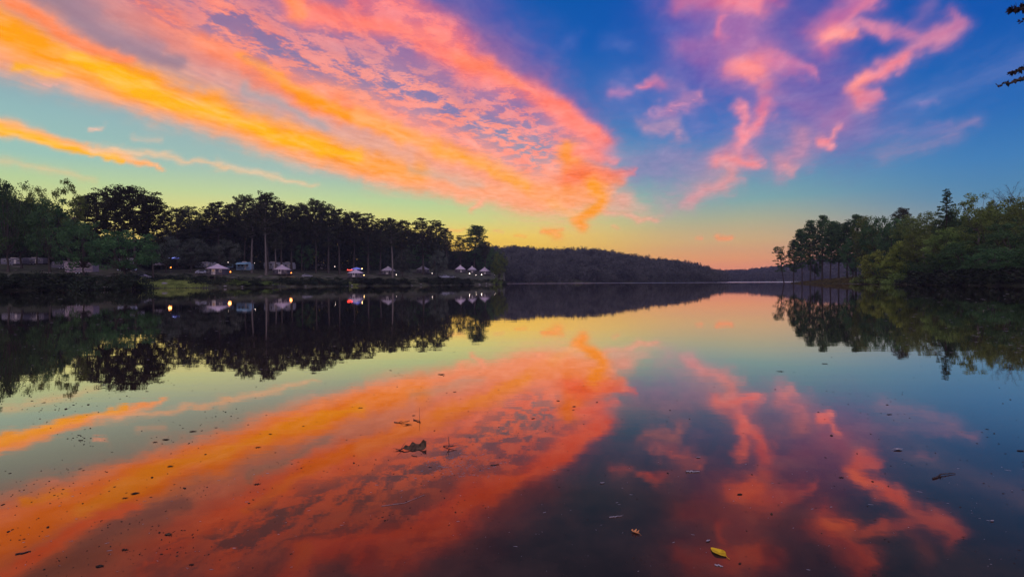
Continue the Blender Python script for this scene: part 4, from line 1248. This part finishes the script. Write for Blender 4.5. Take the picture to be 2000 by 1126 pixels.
for u, off, s, lb in ((322, 4, 1.1, 'flat pale rock on the grass bank'), (440, 1.2, .6, 'small rock at the water below the largest yurt'), (472, .8, .5, 'small rock at the water right of the largest yurt lamp'),
                      (533, .8, .6, 'rock at the water left of the second largest yurt'), (596, .7, .5, 'rock at the water right of the second largest yurt'),
                      (686, .8, .6, 'rock at the water left of the grass patch'), (805, .8, .7, 'rock at the foot of the bare slope'), (822, .7, .5, 'smaller rock at the foot of the bare slope'),
                      (936, .8, .8, 'rock at the water below the last two yurts'), (950, .8, .6, 'rock at the water near the tip')):
    Y = shore_Y(u, off); rock((u - 1000) / 1000 * Y, Y, s, lb)
# timber landing in the gap between the shrubs
Y = shore_Y(208, 1.0); x = (208 - 1000) / 1000 * Y
t = empty('landing_dock', (x, Y, 0), R(-34), label='small pale timber landing in the gap between dark shrubs', category='dock')
A = Acc(); box(A, -1.6, 1.6, -1.0, 1.4, .62, .72); part('planks', A, plain("bleached planks", (.42, .38, .38), .85, .3, 8), t)
for x in (-1.45, 1.45):
    for y in (-.85, 1.2):
        A = Acc(); box(A, x - .09, x + .09, y - .09, y + .09, -.8, .62); part('post', A, M_WOOD, t)

# grass on the low bank and the point
M_GR = foliage("bank grass", (.13, .17, .04), (.33, .37, .10), .3)
M_GB = foliage("brown point grass", (.11, .09, .035), (.20, .17, .06), .3)
def grass(name, label, ulo, uhi, o0, o1, n, mat, hgt):
    u = (ulo + uhi) / 2 + (uhi - ulo) / 2 * np.clip(rng.uniform(-1, 1, n) + rng.normal(0, .13, n), -1.3, 1.35); off = rng.uniform(o0, o1, n)
    ph_ = np.degrees(np.arctan((u - 1000) / 1000)); r = np.interp(ph_, _sp, _sr) + off
    x = r * np.sin(np.radians(ph_)); y = r * np.cos(np.radians(ph_)); z = land(x, y)
    ok = (z > .02) & ((u < 985) | (u > 1545)); x, y, z = x[ok], y[ok], z[ok]; n = len(x)
    a = rng.uniform(0, 6.28, n); w_ = rng.uniform(.06, .14, n); h_ = rng.uniform(.5, 1.3, n) * hgt; lx = rng.normal(0, .12, n)
    V = np.stack([np.stack([x - np.cos(a) * w_, y - np.sin(a) * w_, z - .03], 1), np.stack([x + np.cos(a) * w_, y + np.sin(a) * w_, z - .03], 1), np.stack([x + lx, y + lx, z + h_], 1)], 1).reshape(-1, 3)
    link(name, mesh_from(name, V, np.arange(n * 3).reshape(-1, 3), [mat]), kind='stuff', label=label, category='grass')
grass('grass', 'bright green grass on the low bank left of the largest yurt', 268, 395, -1.5, 22, 26000, M_GR, .42)
grass('grass', 'small grass patch at the water below the yurt with the blue canopy', 672, 700, -.5, 10, 4000, M_GR, .4)
grass('grass', 'thin grass of the slope below the row of yurts', 396, 960, -.2, 20, 22000, foliage("dusky slope grass", (.045, .045, .025), (.11, .10, .055), .3), .38)
grass('grass', 'brown grass covering the low point under the tall trunks', 1543, 1720, -.8, 26, 24000, M_GB, .40)

# ------------------------------------------------------------------ things afloat near the camera
def leafmat(name, ca, cb):
    m, g = material(name)
    o = g.new('ShaderNodeTexCoord').outputs['Object']
    c = g.mix(g.maprange(g.noise(o, 40, 5, .7), .35, .65), ca, cb)
    b = g.new('ShaderNodeBsdfPrincipled'); g.link(c, b.inputs['Base Color']); b.inputs['Roughness'].default_value = .8; b.inputs['Specular IOR Level'].default_value = .12
    g.link(b.outputs[0], g.new('ShaderNodeOutputMaterial').inputs[0])
    return m
L_BROWN = leafmat("wet brown leaf", (.030, .014, .008), (.14, .085, .045))
L_YELL = leafmat("yellow leaf", (.45, .24, .010), (.80, .50, .02))
L_ORNG = leafmat("orange leaf", (.42, .13, .035), (.72, .32, .12))
L_DARK = leafmat("soaked dark leaf", (.016, .010, .008), (.06, .035, .025))
L_PALE = leafmat("bleached leaf", (.22, .19, .20), (.42, .38, .40))
L_TWIG = leafmat("wet twig", (.03, .018, .014), (.10, .07, .06))

def leaf_obj(name, px, py, wpx, rot, kind, mat, label, curl=.25, group=None, aspect=.6):
    p = on_water(px, py)
    dist = (p - Vector((0, 0, CAM_H))).length
    Lm = wpx / FPX * dist * 1.0
    n, m_ = 25, 9
    V = []
    rg_ = np.random.default_rng(int(px * 3 + py))
    ph0 = rg_.uniform(0, 6)
    for i in range(n):
        s = i / (n - 1)
        if kind == 'lobed':
            half = (math.sin(math.pi * s) ** .7) * (.62 + .38 * math.cos(s * 6 * math.pi + .6)) * aspect * .9
        elif kind == 'curled':
            half = (math.sin(math.pi * min(1, s * .97 + .02)) ** .6) * (.8 + .2 * math.cos(s * 5 * math.pi)) * aspect
        else:
            half = math.sin(math.pi * s) ** .8 * aspect * .85 * (1 - .25 * s)
        for j in range(m_):
            q = j / (m_ - 1) * 2 - 1
            x = (s - .5); y = q * half * .5
            z = curl * ((2 * s - 1) ** 2 * .35 + abs(q) ** 1.6 * half * .9) + .015 * math.sin(9 * s + ph0 + 3 * q) + .01 * (1 - abs(q))
            if kind == 'curled':
                k = max(0, s - .62) / .38                      # one end stands up out of the water
                z += .20 * k ** 1.2 * (1 + .5 * q); x -= .10 * k * k
            if kind == 'curled': z = curl * .2 * (2 * s - 1) ** 2 + .15 * (max(0, s - .6) / .4) ** 1.2 * (1 + q) * .7 + .16 * (q + 1) * half + .012 * (q + 1) * math.sin(26 * s + 5 * q) - .012
            V.append((x, y, max(z, .0)))
    V = np.array(V) * Lm + [0, 0, .0015]
    th = max(.0006, Lm * .006)
    F = grid_faces(n, m_)
    Vb = V - [0, 0, th]; k = len(V)
    rim = [i * m_ for i in range(n)] + [(n - 1) * m_ + j for j in range(1, m_)] + [i * m_ + m_ - 1 for i in range(n - 2, -1, -1)] + [j for j in range(m_ - 2, 0, -1)]
    Fr = [(rim[i], rim[(i + 1) % len(rim)], rim[(i + 1) % len(rim)] + k, rim[i] + k) for i in range(len(rim))]
    Fa = np.concatenate([F, F[:, ::-1] + k, np.array(Fr)])
    me = mesh_from(name, np.concatenate([V, Vb]), Fa, [mat], smooth=True)
    kw = dict(label=label, category='leaf')
    if group: kw['group'] = group
    o = link(name, me, loc=(p.x, p.y, .0), **kw); o.rotation_euler.z = R(rot)
    if wpx < 15: return o
    A = Acc(); x0 = -.5 * Lm
    A.add(*tube([(x0 + .03 * Lm, 0, V[m_ // 2][2] + th), (x0 - .12 * Lm, .02 * Lm, .01 * Lm + .002), (x0 - .28 * Lm, .05 * Lm, .02 * Lm + .002)], [Lm * .014, Lm * .012, Lm * .009], 5))
    part('stem', A, mat, o)
    return o
leaf_obj('floating_leaf', 813, 876, 46, 14, 'curled', L_BROWN, 'large curled brown leaf with one end raised, afloat near the middle', .4, None, .62)
leaf_obj('floating_leaf', 1403, 1079, 30, 118, 'oval', L_YELL, 'bright yellow oval leaf on the dark water near the bottom', .15, None, .85)
leaf_obj('floating_leaf', 1241, 1040, 17, 130, 'lobed', L_ORNG, 'small ragged orange leaf left of the yellow one', .35, None, .95)
leaf_obj('floating_leaf', 797, 829, 16, 8, 'oval', L_BROWN, 'narrow brown leaf beside the raft of twigs', .25, None, .4)
GF = 'small leaves drifting on the lake'
SM = [(862, 731, 17, 5, 'narrow dark leaf floating farthest out, below the long pink reflection'), (888, 765, 9, 20, 'small dark leaf just under the farthest narrow one'),
      (324, 858, 13, 10, 'larger of two dark leaves close together on the left'), (303, 863, 10, 0, 'smaller of two dark leaves close together on the left'),
      (377, 842, 13, 12, 'thin dark leaf right of and beyond the close pair'), (704, 796, 11, 25, 'dark leaf on the orange reflection left of the twig raft'),
      (528, 847, 8, 0, 'tiny dark leaf in the middle of the orange reflection band'), (504, 873, 12, 15, 'flat dark leaf with a second shape behind it on the grey band'),
      (333, 910, 11, 20, 'dark leaf at the upper rim of the wide orange band'), (502, 945, 13, 25, 'dark leaf between the two orange bands'),
      (264, 963, 14, 30, 'dark leaf among scum in the wide orange band'), (244, 972, 10, 10, 'dark speck-like leaf beside the one among scum'),
      (329, 1043, 14, 5, 'dark leaf below the scum, near the round ripple'), (244, 1073, 12, 20, 'dark leaf low on the left with a pale rim'),
      (195, 1105, 14, 10, 'largest dark leaf along the bottom on the left'), (374, 1102, 10, 0, 'small dark leaf near the bottom right of the largest one'),
      (808, 811, 8, 30, 'small dark leaf above the twig raft'), (1524, 725, 13, 3, 'thin dark leaf far out under the orange reflections of the point'),
      (1611, 710, 11, 0, 'faint thin leaf farthest out on the right'), (1737, 809, 11, 12, 'dark leaf alone on the grey-blue water'),
      (1624, 850, 11, 40, 'reddish dark leaf on the pink reflection'), (1643, 932, 10, 10, 'dark leaf between the two pink reflections'),
      (1166, 785, 8, 45, 'dark leaf inside the bright orange reflection'), (1993, 880, 13, 0, 'dark leaf touching the right edge'),
      (1507, 1003, 9, 60, 'small pale-rimmed leaf on the dull red reflection'), (1445, 1100, 9, 20, 'small dark leaf low, right of the yellow leaf'),
      (1445, 965, 12, 5, 'thin dark leaf on the red reflection column'), (1120, 240 + 560, 7, 10, 'tiny dark leaf right of the curled leaf, farther out')]
for i, (x, y, wp, r_, lb) in enumerate(SM):
    leaf_obj('floating_leaf', x, y, wp * .85, r_ + rng.uniform(-20, 20), ('oval', 'lobed')[i % 2], L_DARK if i % 4 else L_BROWN, lb, .12, GF, .6)
for x, y, wp, r_, lb in ((1176, 943, 9, 10, 'pale leaf fragment on the dark water in the middle'), (1754, 878, 15, 4, 'bleached flat leaf on the grey-blue water at the right'),
                         (1383, 1056, 10, 30, 'white-rimmed leaf fragment just above the yellow leaf'), (1938, 1017, 7, 20, 'white leaf fragment low on the right'),
                         (1364, 893, 8, 5, 'tiny pale leaf above the pale stick')):
    leaf_obj('floating_leaf', x, y, wp, r_, 'oval', L_PALE, lb, .3, 'pale leaf fragments on the lake', .5)

def twig(pts, rad, label, mat=L_TWIG, side=()):
    P = []
    for px, py, h in pts:
        q = on_water(px, py); q.z = h; P.append(q)
    c = P[0].copy()
    k = 5 * len(P)
    s = np.linspace(0, len(P) - 1, k)
    arr = np.array([tuple(v - Vector((c.x, c.y, 0))) for v in P])
    path = np.column_stack([np.interp(s, range(len(P)), arr[:, i]) for i in range(3)])
    path[1:-1] += rng.normal(0, rad * .8, path[1:-1].shape) * [1, 1, .3]
    path[:, 2] = np.maximum(path[:, 2], rad * .3)
    A = Acc(); A.add(*tube(path, np.linspace(rad, rad * .5, k), 5))
    for i, dx, dy, dz in side:
        b = path[min(i, k - 1)]; A.add(*tube([b, b + np.array([dx, dy, dz]) * .5 + [0, 0, dz * .2], b + np.array([dx, dy, dz])], [rad * .6, rad * .5, rad * .2], 4))
    return link('floating_twig', me_quad('floating_twig', A, [mat]), loc=(c.x, c.y, 0), label=label, category='twig')
twig([(770, 824, .003), (784, 826, .006), (800, 821, .004)], .0035, 'left curved twig of the twig raft', side=[(4, .03, .05, .004), (8, -.03, .04, .004)])
twig([(808, 819, .004), (822, 825, .008)], .005, 'thick short twig of the twig raft', side=[(3, .05, -.03, .004)])
twig([(819, 823, .0), (819.5, 818, .11)], .002, 'stem poking straight up out of the twig raft')
twig([(780, 880, .003), (788, 877, .01)], .004, 'star-shaped sprig left of the curled leaf', side=[(3, .02, .09, .03), (5, -.02, -.06, .01), (4, .05, .03, .02), (2, -.06, .02, .01)])
twig([(866, 871, .003), (878, 873, .012), (892, 874, .02)], .0045, 'forked sprig with an upright spur right of the curled leaf', side=[(6, -.01, -.14, .01), (6, -.012, .03, .07), (13, -.06, -.05, .0)])
twig([(804, 889, .002), (815, 891, .002)], .003, 'short twig touching the lower side of the curled leaf')
twig([(1340, 921, .004), (1366, 921, .004)], .006, 'pale straight stick on the dark water in the middle', L_PALE)
twig([(1822, 935, .003), (1840, 927, .01), (1866, 925, .004)], .005, 'thin forked stick at the right', L_TWIG, side=[(6, -.05, -.05, .0)])
twig([(1190, 1010, .002), (1215, 1007, .002)], .003, 'thin pale straw left of the orange leaf', L_PALE)
twig([(745, 988, .002), (790, 982, .002), (830, 966, .002)], .0013, 'long thin straw below the curled leaf', L_PALE)
twig([(30, 1082, .002), (60, 1076, .002)], .004, 'thin straw at the bottom left', L_TWIG)
twig([(958, 908, .002), (975, 907, .004)], .004, 'short dark twig between the forked sprig and the pink reflection')
twig([(1396, 1102, .002), (1412, 1106, .002)], .004, 'short pale twig under the yellow leaf', L_PALE)

# specks, seeds, bubbles and scum, too many to count
A = Acc()
def speck(x, y, s, flat=.5, el_=1.0, a=0):
    n = 7; ca, sa = math.cos(a), math.sin(a)
    V = [(0, 0, s * flat)]
    for rr in (.6, 1.0):
        for j in range(n):
            f = 2 * math.pi * j / n; k = rr * (1 + rng.uniform(-.25, .25))
            px, py = s * k * math.cos(f) * el_, s * k * math.sin(f)
            V.append((px * ca - py * sa, px * sa + py * ca, s * flat * (.75 if rr < 1 else 0)))
    F = [(0, 1 + j, 1 + (j + 1) % n, 1 + (j + 1) % n) for j in range(n)] + [(1 + j, 1 + n + j, 1 + n + (j + 1) % n, 1 + (j + 1) % n) for j in range(n)]
    A.add(np.array(V) + [x, y, .0005], F)
clusters = [(rng.uniform(0, 1000), rng.uniform(735, 1110), rng.uniform(15, 70)) for i in range(34)] + [(rng.uniform(1000, 2000), rng.uniform(790, 1110), rng.uniform(20, 70)) for i in range(16)]
for i in range(1150):
    if i % 5 < 3:
        cx_, cy_, s = clusters[int(rng.integers(0, 50))]; px, py = cx_ + rng.normal(0, s), cy_ + rng.normal(0, s * .35)
    else: px, py = rng.uniform(-100, 2100), 640 + 480 * rng.uniform(0, 1) ** .8
    if py < 600: continue
    if px > 1000 and rng.uniform() < .35: continue
    q = on_water(px, py); d = math.hypot(q.x, q.y)
    sp_px = rng.choice([.8, 1.1, 1.5, 2.4], p=[.55, .3, .12, .03])
    speck(q.x, q.y, sp_px / FPX * min(d, 7) * .8, rng.uniform(.25, .8), rng.choice([1, 1, 2.2]), rng.uniform(0, 6.28))
link("floating_debris", me_quad("floating_debris", A, [L_DARK]), kind='stuff', label='tiny seeds, bubbles and bits of scum scattered over the near water', category='debris')
A = Acc()
for i in range(420):        # pale scum flecks
    if i % 2: px, py = rng.uniform(840, 950) + rng.normal(0, 25), rng.uniform(885, 930) + rng.normal(0, 8)
    else: px, py = rng.uniform(0, 2000), rng.uniform(900, 1120)
    q = on_water(px, py); d = math.hypot(q.x, q.y)
    speck(q.x, q.y, .7 / FPX * d * rng.uniform(.5, 1.2), .15, rng.choice([1, 2, 5]), rng.uniform(-.6, .6))
for i in range(300):        # flecks across the dark reflections of both banks
    px = rng.uniform(0, 700) if i % 2 else rng.uniform(1700, 2000)
    py = rng.uniform(580, 760) if px < 1000 else rng.uniform(566, 690)
    q = on_water(px, py); d = math.hypot(q.x, q.y)
    speck(q.x, q.y, .75 / FPX * d * rng.uniform(.5, 1.1), .12, rng.choice([2, 4]), 0)
link("floating_debris", me_quad("floating_debris", A, [L_PALE]), kind='stuff', label='pale flecks of scum and pollen on the near water', category='debris')

# ------------------------------------------------------------------ tree overhanging from beyond the right edge
A = Acc(); Lf = Acc()
tx, ty_ = 5.9, 3.2
tz = gz(tx, ty_)
A.add(*tube([(tx, ty_, tz - .3), (tx - .1, ty_, 1.8), (tx - .25, ty_ + .05, 3.4), (tx - .2, ty_, 6.5)], [.17, .14, .11, .05], 9))
rg = np.random.default_rng(77)
def tleaf(c, L, ang, tilt):
    L = L * .62
    dx = np.array([math.cos(ang) * math.cos(tilt), .35 * rg.normal(), math.sin(tilt)]); dx = dx / np.linalg.norm(dx)
    sd = np.cross(dx, rg.normal(size=3)); sd /= np.linalg.norm(sd)
    V = [c, c + dx * L * .45 + sd * L * .24, c + dx * L, c + dx * L * .45 - sd * L * .24]
    V2 = [np.array(v) + np.cross(dx, sd) * .0012 for v in V]
    Lf.add(V + V2, [(0, 1, 2, 3), (7, 6, 5, 4), (0, 4, 5, 1), (1, 5, 6, 2), (2, 6, 7, 3), (3, 7, 4, 0)])
def limb(pts, r0, r1, leafy, Y=3.2):
    P = [np.array(at(px, py, Y)) if isinstance(px, (int, float)) and px > 100 else np.array([px, Y, py]) for px, py in pts]
    P = [np.array((tx - .2, ty_, P[0][2] - .35))] + P
    s = np.linspace(0, len(P) - 1, 6 * len(P)); arr = np.array(P)
    path = np.column_stack([np.interp(s, range(len(P)), arr[:, i]) for i in range(3)]); path[2:] += rg.normal(0, .004, path[2:].shape)
    A.add(*tube(path, np.linspace(r0, r1, len(path)), 5))
    for f, L, ang, tilt in leafy:
        i = f * (len(path) - 1); c = np.array([np.interp(i, range(len(path)), path[:, k]) for k in range(3)])
        tleaf(c, L, ang, tilt)
    return path
lv = [(f, rg.uniform(.022, .04), rg.uniform(2.4, 3.8), rg.uniform(.7, 2.2) * (1 if rg.uniform() < .75 else -1)) for f in np.concatenate([[.995, .97, .94, .93], rg.uniform(.3, .93, 46)])]
limb([(2060, 128), (2000, 153), (1975, 161), (1948, 167)], .022, .0022, lv)
lv = [(f, rg.uniform(.028, .05), rg.uniform(2.6, 3.7), rg.uniform(-1.8, .6)) for f in np.concatenate([[.99, .97, .95, .93, .9], rg.uniform(.4, .95, 46)])]
limb([(2060, 100), (2000, 134), (1985, 139), (1974, 142)], .018, .0020, lv)
lv = [(f, rg.uniform(.04, .065), rg.uniform(1.5, 4.7), rg.uniform(-2.2, 1.2)) for f in np.concatenate([rg.uniform(.86, .99, 26), rg.uniform(.4, .9, 50)])]
limb([(2080, 30), (2010, 14), (1992, 16), (1974, 19)], .022, .0022, lv)
limb([(2070, 50), (2000, 38), (1994, 41)], .014, .0018, [(f, .035, rg.uniform(2.6, 3.6), rg.uniform(-.8, .8)) for f in (.99, .97, .9, .8, .7)])
for k in range(5):
    z = 3.2 + k * .7; a = rg.uniform(-.9, 1.3)
    tip = np.array([tx + math.cos(a) * 1.8, ty_ - 1.0 * abs(math.sin(a)), z + .8])
    A.add(*tube([(tx - .2, ty_, z), (tip + [tx, ty_, z]) / 2 if False else tip * .5 + np.array([tx, ty_, z]) * .5, tip], [.05, .03, .01], 5))
    for j in range(60): tleaf(tip * rg.uniform(.4, 1.05) + (1 - 1) * tip + np.array([tx, ty_, z]) * 0 + rg.normal(0, .25, 3) if False else (tip + (np.array([tx, ty_, z]) - tip) * rg.uniform(0, .6) + rg.normal(0, .22, 3)), .07, rg.uniform(0, 6.28), rg.uniform(-1, 1))
t = empty('overhanging_tree', (tx, ty_, tz), 0, label='tree beyond the right edge with thin leafy twigs hanging into the sky', category='tree')
o = part('trunk', A, B_DARK, t); o.location = (-tx, -ty_, -tz)
o = part('crown', Lf, leafmat("dark red-brown leaves", (.012, .012, .016), (.045, .022, .022)), t); o.location = (-tx, -ty_, -tz)

# ------------------------------------------------------------------ evening haze over the lake
hm, g = material("evening haze")
vol = g.new('ShaderNodeVolumePrincipled')
vol.inputs['Color'].default_value = (.62, .62, .85, 1)
vol.inputs['Density'].default_value = .00014
g.link(vol.outputs[0], g.new('ShaderNodeOutputMaterial').inputs['Volume'])
A = Acc(); box(A, -1900, 1900, -1900, 1900, -4.2, 120)
link('haze', me_quad('haze', A, [hm]), kind='stuff', label='thin evening haze over the lake', category='haze')
